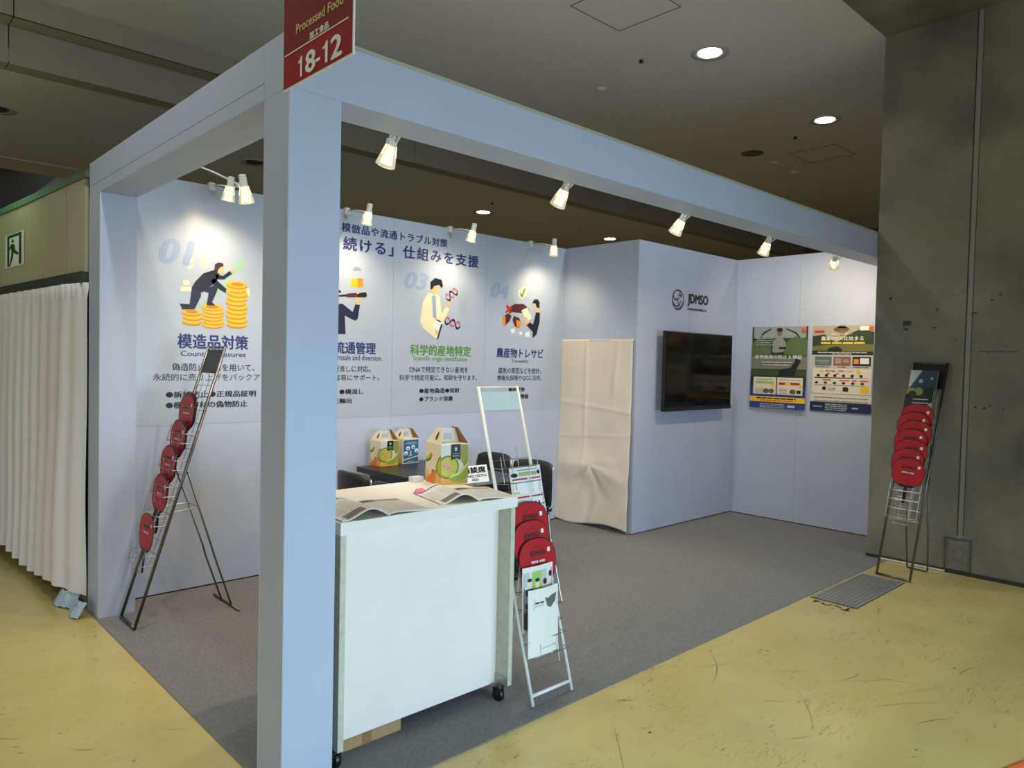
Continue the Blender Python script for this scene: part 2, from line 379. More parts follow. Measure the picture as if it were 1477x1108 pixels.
m = MB(); Q2 = [(-0.163, 2.603), (-0.286, 2.6)]; Q3 = [(-0.163, 2.603), (-0.162, 2.626)]; text_in(m, '加工食品', (-.0086, Q2[0][0]-SG[1], Q3[0][1]-SG[2]), (0, Q2[1][0]-Q2[0][0], 0), (0, 0, Q3[1][1]-Q3[0][1]), .04); m.build('lettering', PRW, t)

# left partition wall beyond the booth and its curtain
LW = lambda y: -.012-.073*(y-2.62)
def lwall(y0, y1, z0, z1, o0, o1, name, m, parent=None):
    b = MB(); P = [(LW(y0)+o0, y0), (LW(y1)+o0, y1), (LW(y1)+o1, y1), (LW(y0)+o1, y0)]
    b.prism(P, lambda x, y: (x, y, z0), lambda x, y: (x, y, z1)); return b.build(name, m, parent, recalc=True)
wl = thing('wall_left', None, None); tag(wl, kind='structure')
lwall(2.64, 2.983, 2.06, 2.62, 0, .05, 'panel', CREAM, wl)
lwall(2.995, 7.2, 2.06, 2.62, 0, .05, 'panel', CREAM, wl)
lwall(2.64, 7.2, 2.06, 2.62, .02, .045, 'core', VOID, wl)
lwall(2.60, 7.2, 2.62, 2.665, -.012, .06, 'top_cap', mat('cap_rail', (84, 96, 78), .5), wl)
lwall(2.64, 7.2, 1.99, 2.06, -.02, .06, 'header_rail', DARKM, wl)
lwall(2.64, 7.2, .0, 1.99, .12, .14, 'lower_board', mat('partition_lower', (120, 120, 112), .7), wl)
def curt(u, v):
    y = 2.585+4.4*u; z = .085+1.905*v+.02*math.sin(5*u*4.4)*(1-v)
    a = .012+.03*(1-v)**.6
    ph = y*2*PI/.19+.7*math.sin(y*5.1)+.25*math.sin(y*13)*(1-v)
    ez = min(1, (y-2.585)/.25); x = LW(y)-.005-.04*ez-(.25+.75*ez)*(a*(.6+.4*math.sin(y*3.3+1))*math.sin(ph)+.05*(1-v)*math.exp(-((y-2.9)/.5)**2))
    if v > .955: x += .008*math.sin(y*2*PI/.0675)
    x += .006*math.sin(9*v+3*y)*(1-v)
    return (x, y, z)
t = thing('pleated_curtain', 'long white pleated curtain hanging left of the booth column', 'curtain', (0, 0, 0))
MB().grid(curt, 420, 44).build('cloth', CURT, t, smooth=True, solid=.0015)
hd = MB().grid(lambda u, v: (curt(u, v*.055)[0]-.0022, curt(u, v*.055)[1], curt(u, v*.055)[2]), 420, 1); hd.build('hem', CURT, t, smooth=True)
# crumpled clear film on the floor under the curtain end
random.seed(3)
fm = MB().grid(lambda u, v: (-.045-.02*math.sin(9*u)-.05*v-.03*u, 2.42+.42*u, .004+.085*(1-v)+.008*random.random()), 26, 8)
tag(fm.build('plastic_film', mat('plastic_film', (176, 196, 214), .18, noise=.3, scale=40), solid=.001), 'crumpled bluish plastic film on the floor under the curtain end', 'film')
# running-man exit sheet
a = Vector((LW(4.16)-.003, 4.16, 2.32)); U = Vector((.073*.51, -.51, 0)); V = Vector((0, 0, .25)); O = a-U/2-V/2
def onp(O, U, V, off=.0): 
    n = U.cross(V).normalized()
    return lambda x, y: O+U*x+V*y+n*off
def flat(mb, P, poly, mi=0): mb.add([P(*p) for p in poly], [tuple(range(len(poly)))], mi)
def rect(x0, y0, x1, y1): return [(x0, y0), (x1, y0), (x1, y1), (x0, y1)]
def ell(cx, cy, rx, ry, n=18, a0=0, a1=2*PI):
    full = abs(a1-a0-2*PI) < 1e-6
    return [(cx+rx*math.cos(a0+(a1-a0)*k/(n if full else n-1)), cy+ry*math.sin(a0+(a1-a0)*k/(n if full else n-1))) for k in range(n)]
t = thing('exit_sheet', 'printed running-man exit pictogram sheet taped on the cream wall', 'sign', tuple(a))
def L0(p): return lambda x, y: p(x, y)-a
m = MB(); flat(m, L0(onp(O, U, V, .0004)), rect(0, 0, 1, 1)); m.build('paper', PAPER, t)
m = MB(); P = L0(onp(O, U, V, .001))
flat(m, P, rect(.12, .04, .86, .97)); m.build('green_field', pm('exit_green', (22, 74, 48)), t)
m = MB(); P = L0(onp(O, U, V, .0016))
flat(m, P, rect(.24, .04, .74, .88)); m.build('doorway_field', PRW, t)
m = MB(); P = L0(onp(O, U, V, .0022))
flat(m, P, ell(.42, .77, .06, .06, 12)); flat(m, P, [(.34, .70), (.52, .66), (.56, .48), (.70, .40), (.74, .34), (.66, .33), (.48, .42), (.44, .30), (.30, .04), (.24, .04), (.34, .34), (.36, .46), (.32, .58), (.22, .50), (.20, .56)])
m.build('running_figure', pm('exit_green', (22, 74, 48)), t)
# green light of the illuminated exit sign further along that wall (outside the frame)
t = thing('exit_lamp', 'green lit exit box on top of the cream wall left of frame', 'lamp', (-.62, 5.2, 2.86))
MB().box(-.16, .16, -.02, .02, -.09, .09).build('housing', WHITEM, t); MB().box(-.15, .15, -.024, -.02, -.08, .08).build('lit_face', mat('exit_glow', (60, 200, 120), emit=((70, 230, 140), 4)), t)
light('exit_glow_light', 'POINT', (-.45, 4.9, 2.95), 1.2, (.6, 1, .5), shadow_soft_size=.1)
light('exit_glow_wall', 'SPOT', (-.42, 3.9, 3.0), 5, (.75, 1, .6), aim=(-.12, 4.0, 2.4), spot_size=2.2, spot_blend=1, shadow_soft_size=.1)

# ------------------------------------------------------------- mural print on the back wall
t = thing('wall_mural', 'large printed mural with four numbered illustrations covering the back wall', 'mural', (0, D, 0))
MUR = mat('mural_print', (176, 186, 200), .3, noise=.03, scale=2)
for a_, b_ in ((.2005, 1.189), (1.191, 2.179), (2.181, 3.169), (3.171, 4.2135)):
    MB().box(a_, b_, -.0015, -.0003, 1.108, 2.699).build('sheet', MUR, t)
def mtext(s, q, m, bold=.02, shear=0, vis=1., track=1.):
    """q = [(x0,z0),(x1,z1)] lower-left / upper-right"""
    (x0, z0), (x1, z1) = q
    mb = MB(); text_in(mb, s, (x0, -.0022, z0), ((x1-x0)*vis, 0, 0), (0, 0, z1-z0), bold, shear, track); return mb.build('lettering', m, t)
def mpoly(name, m, polys, lay=1):
    for p in polys: MB().add([(x, -.0018-.0004*lay, z) for x, z in p], [tuple(range(len(p)))]).build(name, m, t)
mtext('01', [(0.403, 2.154), (0.612, 2.312)], PALE, .05, .25)
mtext('模造品対策', [(0.515, 1.61), (0.985, 1.705)], NAVY, .032)
mtext('Countermeasures', [(0.535, 1.56), (0.969, 1.593)], NAVY, .015)
mtext('偽造防止技術を用いて、', [(0.48, 1.462), (1.033, 1.512)], INK, .014)
mtext('永続的に売り上げをバックアップ。', [(0.364, 1.396), (1.1, 1.444)], INK, .006, vis=16/14)
mtext('●訴訟防止●正規品証明', [(0.445, 1.285), (1.044, 1.327)], INK, .034)
mtext('●梱包資材の偽物防止', [(0.445, 1.215), (0.984, 1.258)], INK, .034)
mtext('模倣品や流通トラブル対策', [(1.706, 2.531), (2.724, 2.6)], NAVY, .03, track=1.1)
mtext('続ける」仕組みを支援', [(1.721, 2.394), (3.077, 2.496)], NAVY, .03, track=1.2)
mtext('03', [(2.297, 2.153), (2.52, 2.285)], PALE, .05, .25)
mtext('04', [(3.236, 2.149), (3.451, 2.282)], PALE, .05, .25)
mtext('不正流通管理', [(1.474, 1.602), (2.023, 1.693)], NAVY, .032)
mtext('Illicit resale and diversion.', [(1.583, 1.552), (2.086, 1.594)], NAVY, .012)
mtext('横流しに対応。', [(1.648, 1.461), (1.98, 1.51)], INK, .014)
mtext('容易にサポート。', [(1.659, 1.395), (2.063, 1.441)], INK, .014)
mtext('●横流し', [(1.707, 1.289), (1.916, 1.329)], INK, .034)
mtext('●不正輸出', [(1.551, 1.22), (1.813, 1.258)], INK, .034)
mtext('科学的産地特定', [(2.359, 1.605), (3.01, 1.694)], GREENT, .032)
mtext('Scientific origin identification', [(2.391, 1.549), (2.969, 1.599)], GREENT, .012)
mtext('DNAで特定できない産地を', [(2.355, 1.46), (2.982, 1.512)], INK, .014)
mtext('科学で特定可能に。知財を守ります。', [(2.255, 1.393), (3.088, 1.442)], INK, .014)
mtext('●産地偽造●知財', [(2.459, 1.286), (2.887, 1.328)], INK, .034)
mtext('●ブランド保護', [(2.46, 1.217), (2.815, 1.258)], INK, .034)
mtext('農産物トレサビ', [(3.318, 1.605), (3.926, 1.692)], NAVY, .032)
mtext('Traceability', [(3.507, 1.552), (3.729, 1.588)], NAVY, .012)
mtext('腐敗の原因などを統計。', [(3.344, 1.455), (3.902, 1.511)], INK, .014)
mtext('情報化保険やQCに活用。', [(3.332, 1.389), (3.91, 1.44)], INK, .014)
mtext('●廃棄物', [(3.481, 1.286), (3.685, 1.327)], INK, .034)
mtext('●産地情報', [(3.483, 1.217), (3.737, 1.262)], INK, .034)
# illustration 01: man climbing coins after an arrow
mpoly('arrow', MINT, [[(0.646, 1.902), (0.74, 1.934), (0.827, 2.027), (0.913, 2.165), (0.953, 2.139), (0.952, 2.25), (0.863, 2.198), (0.892, 2.185), (0.81, 2.061), (0.731, 1.967)]], 1)
def coins(cx, z0, n, rx, rz_, dz, lean=0):
    a, b = [], []
    for k in range(n):
        z = z0+k*dz; c = cx+lean*math.sin(k*2.1)
        a.append(ell(c, z-dz*.35, rx, rz_)); b.append(ell(c, z, rx, rz_))
        mpoly('coin', GOLDD, [a[-1]], 2+k*.3); mpoly('coin', GOLD, [b[-1]], 2.1+k*.3); mpoly('coin', GOLDD, [ell(c, z, rx*.62, rz_*.55)], 2.2+k*.3) if k == n-1 else None
(cb, cc, ca) = [(0.741, 1.776), (0.903, 1.789), (0.604, 1.792)]
(tb, tc_, ta) = [(0.74, 1.892), (0.9, 2.058), (0.603, 1.852)]
coins(cb[0], cb[1], 6, .072, .022, (tb[1]-cb[1])/5, .006)
coins(cc[0], cc[1], 10, .072, .024, (tc_[1]-cc[1])/9, .007)
coins(ca[0], ca[1], 3, .062, .022, (ta[1]-ca[1])/2, .004)
mpoly('figure_suit', SUIT, [[(0.602, 2.019), (0.657, 2), (0.661, 1.961), (0.619, 1.869), (0.544, 1.864), (0.525, 1.9), (0.588, 1.901)], [(0.657, 2), (0.767, 2.045), (0.768, 2.006), (0.733, 1.924), (0.7, 1.918), (0.711, 1.986)]], 7)
mpoly('figure_jacket', SUITD, [[(0.602, 2.014), (0.622, 2.052), (0.675, 2.112), (0.747, 2.142), (0.782, 2.119), (0.767, 2.076), (0.739, 2.044), (0.668, 1.985), (0.63, 1.995)], [(0.754, 2.112), (0.805, 2.107), (0.85, 2.145), (0.867, 2.128), (0.812, 2.084), (0.76, 2.082)], [(0.723, 2.069), (0.751, 2.085), (0.835, 2.015), (0.821, 1.996), (0.748, 2.032)], [(0.696, 1.918), (0.733, 1.924), (0.756, 1.903), (0.7, 1.902)], [(0.525, 1.9), (0.585, 1.901), (0.573, 1.866), (0.544, 1.864)]], 8)
mpoly('figure_skin', SKIN, [[(0.763, 2.153), (0.772, 2.173), (0.808, 2.167), (0.811, 2.135), (0.794, 2.116), (0.77, 2.121)], [(0.847, 2.148), (0.879, 2.174), (0.893, 2.156), (0.867, 2.128)], [(0.825, 2.011), (0.842, 2.022), (0.858, 2.004), (0.832, 1.992)]], 9)
mpoly('figure_hair', HAIR, [[(0.747, 2.145), (0.75, 2.18), (0.775, 2.195), (0.804, 2.192), (0.809, 2.173), (0.788, 2.165), (0.776, 2.151), (0.766, 2.127)]], 10)
mpoly('pale_icon', COATC, [[(0.56, 2.191), (0.61, 2.215), (0.613, 2.181), (0.571, 2.161)], [(0.571, 2.149), (0.613, 2.165), (0.606, 2.14), (0.58, 2.128)], [(0.653, 2.21), (0.709, 2.217), (0.709, 2.201), (0.653, 2.195)], [(0.656, 2.186), (0.712, 2.192), (0.712, 2.176), (0.656, 2.17)], [(0.656, 2.161), (0.709, 2.166), (0.709, 2.15), (0.656, 2.145)], [(0.547, 2.053), (0.586, 2.057), (0.587, 2.026), (0.548, 2.022)], [(0.53, 2.011), (0.599, 2.017), (0.599, 1.986), (0.53, 1.981)], [(0.964, 2.035), (0.991, 2.038), (0.992, 1.982), (0.965, 1.98)]], 1)
# illustration 02: man with telescope, parcel and umbrella (left half behind the column)
mpoly('umbrella', pm('grey_blue', (128, 150, 178)), [[(1.799, 2.245), (1.815, 2.265), (1.841, 2.277), (1.866, 2.272), (1.889, 2.247), (1.852, 2.247), (1.835, 2.242)]], 1)
mpoly('parcel', GOLD, [[(1.79, 2.179), (1.85, 2.19), (1.852, 2.117), (1.791, 2.114)]], 1)
mpoly('parcel_side', ORANGE, [[(1.85, 2.19), (1.901, 2.19), (1.902, 2.123), (1.852, 2.117)]], 1)
mpoly('figure_jacket', SUIT, [[(1.661, 1.965), (1.706, 1.983), (1.725, 1.981), (1.811, 1.925), (1.835, 1.989), (1.875, 1.985), (1.858, 1.877), (1.835, 1.858), (1.743, 1.893), (1.752, 1.752), (1.664, 1.748)]], 2)
mpoly('figure_skin', SKIN, [[(1.83, 2.07), (1.88, 2.081), (1.883, 2.033), (1.874, 1.985), (1.84, 1.986), (1.832, 2.035)], [(1.653, 2.056), (1.685, 2.07), (1.701, 2.037), (1.692, 1.996), (1.667, 1.983), (1.647, 2.01)]], 3)
mpoly('telescope', MAROON, [[(1.757, 2.063), (1.843, 2.075), (1.844, 2.041), (1.758, 2.034)]], 4)
mpoly('telescope_barrel', INK, [[(1.685, 2.045), (1.757, 2.057), (1.758, 2.041), (1.685, 2.033)], [(1.843, 2.064), (1.882, 2.079), (1.928, 2.087), (1.936, 2.069), (1.93, 2.048), (1.846, 2.04)]], 4)
mpoly('figure_hair', SUITD, [[(1.641, 2.032), (1.646, 2.072), (1.684, 2.087), (1.708, 2.078), (1.705, 2.066), (1.672, 2.06), (1.66, 2.028)]], 4)
# illustration 03: researcher in a pale coat with DNA strands
mpoly('figure_coat', COATC, [[(2.533, 2.129), (2.611, 2.135), (2.653, 2.105), (2.676, 1.967), (2.726, 2.032), (2.76, 2.011), (2.687, 1.865), (2.645, 1.863), (2.657, 1.77), (2.615, 1.75), (2.485, 1.833), (2.452, 1.889), (2.48, 2.055)]], 1)
mpoly('figure_shirt', PALE, [[(2.57, 2.11), (2.611, 2.116), (2.621, 1.908), (2.583, 1.933)]], 2)
mpoly('figure_skin', SKIN, [[(2.554, 2.18), (2.642, 2.2), (2.652, 2.168), (2.602, 2.119), (2.56, 2.135)], [(2.734, 2.077), (2.777, 2.095), (2.769, 2.042), (2.745, 2.025), (2.726, 2.035)], [(2.613, 1.828), (2.669, 1.841), (2.661, 1.789), (2.624, 1.783)]], 3)
mpoly('figure_hair', SUITD, [[(2.555, 2.16), (2.551, 2.222), (2.599, 2.261), (2.669, 2.251), (2.686, 2.201), (2.67, 2.181), (2.642, 2.208), (2.591, 2.192), (2.573, 2.165)]], 4)
mpoly('clipboard', PRW, [[(2.607, 1.911), (2.682, 1.887), (2.642, 1.814), (2.585, 1.837)]], 4)
mpoly('pencil', INK, [[(2.673, 1.879), (2.687, 1.872), (2.643, 1.743), (2.631, 1.75)], [(2.625, 1.914), (2.672, 1.899), (2.668, 1.89), (2.621, 1.904)]], 5)
def helix(A, B, n, amp, wd):
    A, B = Vector(A), Vector(B); d = B-A; nn = Vector((-d.y, d.x)).normalized(); out = []
    for ph in (0, PI):
        top = [A+d*(k/24)+nn*(amp*math.sin(n*PI*k/24+ph)+wd) for k in range(25)]; bot = [p-nn*2*wd for p in top]
        out.append([tuple(p) for p in top+bot[::-1]])
    return out
for q in ([(2.724, 2.095), (2.838, 2.176)], [(2.71, 1.914), (2.885, 1.867)]):
    h = helix(q[0], q[1], 3, .03, .009)
    mpoly('dna_strand', PINK, [h[0]], 5); mpoly('dna_strand', SUIT, [h[1]], 6)
# illustration 04: sweet potatoes, check mark and inspector
mpoly('tick_bubble', COATC, [[(3.579, 2.236), (3.635, 2.278), (3.687, 2.262), (3.684, 2.199), (3.621, 2.162), (3.581, 2.183)]], 1)
mpoly('tick', GREENT, [[(3.594, 2.213), (3.611, 2.218), (3.62, 2.199), (3.653, 2.263), (3.67, 2.26), (3.632, 2.175), (3.615, 2.174)]], 2)
mpoly('sweet_potato', MAROON, [[(3.449, 2.064), (3.532, 2.106), (3.646, 2.114), (3.711, 2.081), (3.729, 2.049), (3.677, 2.027), (3.563, 2.026), (3.484, 2.03)], [(3.386, 1.979), (3.451, 2.014), (3.496, 1.994), (3.47, 1.94), (3.41, 1.896), (3.385, 1.919)], [(3.524, 1.996), (3.593, 1.979), (3.628, 1.932), (3.59, 1.884), (3.538, 1.898), (3.509, 1.954)]], 1)
mpoly('potato_flesh', ORANGE, [[(3.391, 1.988), (3.419, 1.981), (3.421, 1.913), (3.405, 1.896), (3.382, 1.923)], [(3.559, 1.959), (3.611, 1.951), (3.635, 1.915), (3.596, 1.885), (3.561, 1.899)]], 2)
mpoly('cross_mark', pm('red', (200, 40, 34)), [[(3.421, 2.082), (3.443, 2.096), (3.466, 2.069), (3.499, 2.084), (3.5, 2.063), (3.472, 2.045), (3.495, 2.022), (3.468, 2.009), (3.45, 2.032), (3.423, 2.01), (3.417, 2.026), (3.439, 2.051)]], 3)
mpoly('figure_jacket', SUITD, [[(3.823, 2.068), (3.869, 2.049), (3.869, 1.965), (3.831, 1.837), (3.779, 1.797), (3.777, 1.855), (3.692, 1.918), (3.738, 1.946), (3.78, 1.927)]], 3)
mpoly('figure_skin', SKIN, [[(3.78, 2.123), (3.797, 2.145), (3.84, 2.111), (3.866, 2.045), (3.812, 2.046), (3.787, 2.078)], [(3.656, 1.964), (3.684, 1.997), (3.727, 1.945), (3.698, 1.919), (3.669, 1.934)]], 4)
mpoly('figure_hair', SUITD, [[(3.762, 2.13), (3.784, 2.165), (3.832, 2.173), (3.863, 2.142), (3.859, 2.087), (3.822, 2.093), (3.803, 2.129)]], 5)
mpoly('paper_sheet', COATC, [[(3.619, 2.051), (3.699, 2.085), (3.761, 1.984), (3.691, 1.951)]], 3)
mpoly('pale_icon', PRW, [[(3.483, 1.867), (3.533, 1.882), (3.546, 1.841), (3.501, 1.831)], [(3.597, 1.848), (3.637, 1.854), (3.632, 1.82), (3.603, 1.819)], [(3.672, 1.843), (3.735, 1.862), (3.743, 1.808), (3.679, 1.806)]], 1)

# logo lettering on the storage wall
t = thing('wall_logo', 'black JDMSO logo with round line emblem above the television', 'logo', (4.85, 1.69, 2.2))
m = MB(); text_in(m, 'JDMSO', (.168, -.001, -.045), (.36, 0, 0), (0, 0, .118), .06); m.build('lettering', INK, t)
m = MB(); text_in(m, '日本農産物流通管理機構株式会社', (.165, -.001, -.088), (.35, 0, 0), (0, 0, .024), .03); m.build('lettering', INK, t)
def arc3(cx, cz, r, a0, a1, w, n=18, sx=1.):
    o_ = [(cx+sx*(r)*math.cos(a0+(a1-a0)*k/n), cz+r*math.sin(a0+(a1-a0)*k/n)) for k in range(n+1)]
    i_ = [(cx+sx*(r-w*math.sin(PI*k/n)**.5-.0005)*math.cos(a0+(a1-a0)*k/n), cz+(r-w*math.sin(PI*k/n)**.5-.0005)*math.sin(a0+(a1-a0)*k/n)) for k in range(n+1)]
    return [(x, -.001, z) for x, z in o_+i_[::-1]]
EM = [(0, 0, .1, 1.9, 4.4, .016), (0, 0, .1, 3.9, 6.6, .022), (0, 0, .098, 5.7, 8.3, .009), (-.03, .04, .05, 3.2, 6.2, .014), (-.02, .0, .07, 3.3, 6.1, .016), (.04, -.01, .05, 2.0, 5.0, .008), (.02, .03, .04, -.3, 2.0, .010), (-.04, .05, .045, 2.2, 5.2, .007), (.05, -.05, .045, 1.0, 4.2, .007)]
m = MB()
for e in EM: q = arc3(*e); m.add(q, [tuple(range(len(q)))])
m.build('emblem', mat('print_logo_grey', (66, 64, 70), .5), t)
m = MB()
for e in ((0, 0, .101, .4, 2.3, .016), (.02, .012, .04, .2, 2.4, .012)): q = arc3(*e); m.add([(x, -.0016, z) for x, _, z in q], [tuple(range(len(q)))])
m.build('emblem', mat('print_logo_red', (84, 22, 34), .5), t)

# ------------------------------------------------------------- television
t = thing('television', 'black flat television mounted on the storage wall under the logo', 'television', (5.07, 1.56, 1.51))
MB().box(-.59, .59, 0, .035, -.375, .375).build('housing', BLACK, t, bevel=.006)
MB().box(-.575, .575, -.002, .0, -.335, .363).build('screen', mat('tv_screen', (5, 5, 6), .12, spec=.25), t)
MB().box(-.59, .59, -.004, .0, -.375, -.338).build('lower_bezel', mat('tv_bezel', (16, 16, 17), .3), t)
MB().box(-.2, .2, .035, .06, -.15, .15).box(-.04, .04, .06, .13, -.1, .1).build('wall_bracket', BLACK, t)

# ------------------------------------------------------------- flat printed sheets: drawn in local X (right), Z (up), facing -Y
class Sheet:
    def __init__(s, parent, w, h, x0=0., z0=0., y=0., f=None):
        s.p, s.w, s.h, s.x0, s.z0, s.y, s.k, s.f = parent, w, h, x0, z0, y, 0, f
    def pt(s, u, v, k):
        x = s.x0+u*s.w; z = s.z0+(1-v)*s.h; y = s.y-.0004*(k+1)
        return s.f(x, y, z) if s.f else (x, y, z)
    def poly(s, name, m, polys, k=None):       # polys in (u, v), v measured downwards from the top edge
        if k is None: s.k += 1; k = s.k
        mb = MB()
        for p in polys: mb.add([s.pt(u, v, k) for u, v in p][::-1], [tuple(range(len(p)))])
        return mb.build(name, m, s.p)
    def rects(s, name, m, rs, k=None): return s.poly(name, m, [[(a, b), (c, b), (c, d), (a, d)] for a, b, c, d in rs], k)
    def text(s, t, a, b, c, d, m, bold=.02, k=None):
        if k is None: s.k += 1; k = s.k
        mb = MB(); vs, fs = text_mesh(t, bold)
        x0 = min(v.x for v in vs); x1 = max(v.x for v in vs); y0 = min(v.y for v in vs); y1 = max(v.y for v in vs)
        for j, (dx, dy) in enumerate(BOLD if bold > .003 else ((0, 0),)): mb.add([s.pt(a+(c-a)*(v.x+dx*bold-x0)/(x1-x0), d-(d-b)*(v.y+dy*bold-y0)/(y1-y0), k+.1*j) for v in vs], fs)
        return mb.build('lettering', m, s.p)
def lines(u0, u1, v0, v1, n, th, seed=0):       # rows of unreadably small print
    r = random.Random(seed); out = []
    for i in range(n):
        v = v0+(v1-v0)*i/max(1, n-1); u = u0
        while u < u1-.01:
            w = min(r.uniform(.03, .12)*(1), u1-u); out.append((u, v, u+w, v+th)); u += w+.012
    return out
BLUEP = pm('blue', (42, 70, 140)); YEL = pm('yellow', (238, 198, 40)); REDP = pm('red', (200, 40, 34)); GRY = pm('grey', (150, 152, 150)); DGRN = pm('dark_green', (48, 66, 44)); MGRN = pm('mid_green', (92, 112, 72)); DRK = pm('dark', (34, 38, 38)); LGRY = pm('light_grey', (190, 194, 192)); CRM = pm('cream_box', (226, 218, 200)); BRN = pm('brown', (110, 92, 66)); ORG = pm('orange_red', (226, 86, 44)); NVY = pm('deep_navy', (22, 40, 84))
def poster(name, label, loc, w, h, curl=0):
    t = thing(name, label, 'poster', loc, -PI/2, 'posters on the right wall')
    def f(x, y, z):     # lower right corner lifts off the wall a little
        return (x, y-curl*(1-z/h)*.5-curl*.5*(x/w)*1.0*(1 if curl else 0), z)
    MB().grid(lambda u, v: f(u*w, -.0004, v*h), 8, 10).build('sheet', PAPER, t)
    return t, Sheet(t, w, h, f=f)
t, s = poster('wall_poster', 'dark green poster of a farmer in a greenhouse, blue and yellow foot', (5.9395, 1.491, 1.15), .602, .834, .03)
s.rects('photo_ground', DGRN, [(0, 0, 1, .72)])
s.rects('photo_haze', pm('haze_grey', (150, 158, 156)), [(.03, .0, .97, .14)]); s.poly('photo_arch', DRK, [[(.12, .17), (.2, .07), (.34, .02), (.36, .03), (.22, .085), (.14, .18)], [(.62, .02), (.8, .07), (.9, .16), (.88, .17), (.78, .085), (.62, .035)]])
s.poly('photo_foliage', MGRN, [[(0, .2), (.15, .13), (.35, .2), (.36, .34), (0, .35)], [(.6, .2), (.78, .12), (1, .16), (1, .35), (.6, .34)]])
s.poly('photo_farmer', pm('shirt_grey', (146, 150, 138)), [[(.38, .3), (.4, .17), (.46, .13), (.55, .13), (.61, .18), (.63, .26), (.58, .31), (.42, .32)]])
s.poly('photo_farmer', pm('skin_dull', (138, 108, 88)), [ell(.505, .07, .05, .045, 12)]); s.poly('photo_farmer', DRK, [ell(.505, .04, .055, .026, 12), rect(.5, .25, .63, .275)])
s.rects('photo_floor', pm('floor_grey', (120, 124, 112)), [(0, .36, 1, .52)])
s.rects('photo_rows', pm('row_green', (66, 78, 50)), [(0, .53, 1, .6)])
s.poly('photo_worker', DRK, [[(.5, .6), (.55, .52), (.72, .5), (.8, .42), (.78, .39), (.62, .38), (.66, .36), (.84, .38), (.9, .42), (.84, .5), (.8, .6)]])
s.rects('blue_ground', BLUEP, [(0, .72, 1, 1)])
s.rects('photo_caption_shade', pm('shade_green', (40, 54, 44)), [(0, .63, 1, .735)])
s.rects('white_panel', CRM, [(.06, .62, .48, .83), (.5, .62, .95, .83)])
s.rects('panel_bar', pm('lime', (170, 180, 60)), [(.1, .675, .44, .70)]); s.rects('panel_bar', REDP, [(.53, .68, .9, .71)], s.k); s.poly('panel_spot', YEL, [ell(.42, .715, .035, .025, 12), ell(.91, .725, .035, .025, 12), rect(.64, .683, .74, .707)])
s.poly('panel_picture', BRN, [ell(.3, .79, .06, .03, 10), ell(.4, .79, .05, .03, 10), ell(.78, .79, .06, .03, 10)]); s.poly('panel_picture', DRK, [rect(.85, .77, .92, .81)], s.k)
s.rects('small_print', GRY, lines(.1, .24, .76, .81, 4, .006, 1)+lines(.54, .68, .76, .81, 4, .006, 2)+lines(.12, .42, .645, .645, 1, .008, 3)+lines(.55, .9, .645, .645, 1, .008, 4))
s.rects('yellow_band', YEL, [(0, .86, 1, .925)])
s.rects('small_print', DRK, lines(.13, .85, .873, .873, 1, .015, 5)); s.rects('small_print', ORG, lines(.2, .8, .9, .9, 1, .013, 6))
s.text('産地偽装の防止＆検証', .07, .345, .92, .395, PRW, .01)
s.rects('small_print', LGRY, lines(.08, .42, .11, .22, 5, .008, 7)+lines(.2, .75, .43, .43, 1, .014, 8)+lines(.22, .7, .463, .463, 1, .014, 9)+lines(.2, .65, .945, .985, 3, .008, 10)+[(.7, .955, .83, .985)])
s.poly('badge', ORG, [ell(.93, .045, .038, .027, 14)])
t, s = poster('wall_poster', 'poster with a hatted farmer photo over a cream infographic, navy foot', (5.9395, .849, 1.152), .58, .832, .0)
s.rects('photo_sky', pm('warm_sky', (176, 168, 146)), [(0, 0, 1, .2)])
s.poly('photo_hills', DGRN, [[(0, .12), (.2, .1), (.4, .2), (.6, .1), (.8, .04), (1, .08), (1, .34), (0, .34)]])
s.poly('photo_crops', pm('olive', (116, 116, 56)), [[(0, .24), (.3, .22), (.6, .2), (1, .22), (1, .31), (0, .31)]])
s.poly('photo_farmer', BRN, [ell(.48, .045, .13, .032, 16), [(.4, .03), (.44, .0), (.54, .0), (.58, .03)]]); s.poly('photo_farmer', pm('skin_dull', (138, 108, 88)), [ell(.49, .085, .055, .035, 12)])
s.poly('photo_figures', DRK, [[(.25, .3), (.28, .26), (.42, .24), (.5, .27), (.5, .31)], rect(0, .29, .25, .33)])
s.rects('caption_band', DRK, [(0, .30, 1, .34)]); s.rects('small_print', LGRY, lines(.1, .9, .307, .307, 1, .01, 11)+lines(.34, .66, .325, .325, 1, .009, 12))
s.text('農業のDX化始まる', .15, .125, .84, .175, PRW, .015); s.text('農業に革命を起こす', .32, .088, .66, .108, PRW, .01)
s.rects('tag', YEL, [(.15, .19, .31, .212), (.33, .19, .49, .212), (.51, .19, .67, .212), (.69, .19, .86, .212)]); s.rects('small_print', REDP, [(.04, .055, .2, .08)]); s.rects('corner_label', PRW, [(.78, .01, .92, .06)]); s.rects('corner_label', ORG, [(.925, .02, .985, .06)])
s.rects('lower_ground', LGRY, [(0, .34, 1, .89)])
s.rects('small_photo', pm('teal_grey', (92, 112, 112)), [(.06, .36, .34, .465)]); s.rects('small_photo', pm('shop_brown', (150, 92, 60)), [(.37, .36, .65, .465)], s.k); s.rects('small_photo', DRK, [(.68, .36, .97, .465)], s.k)
s.rects('small_photo_detail', PRW, [(.8, .375, .94, .44)]); s.rects('small_photo_detail', ORANGE, [(.7, .385, .78, .44)], s.k); s.poly('small_photo_detail', GRY, [rect(.08, .40, .3, .42), rect(.12, .43, .28, .44), rect(.4, .38, .5, .44), rect(.53, .39, .62, .43)], s.k)
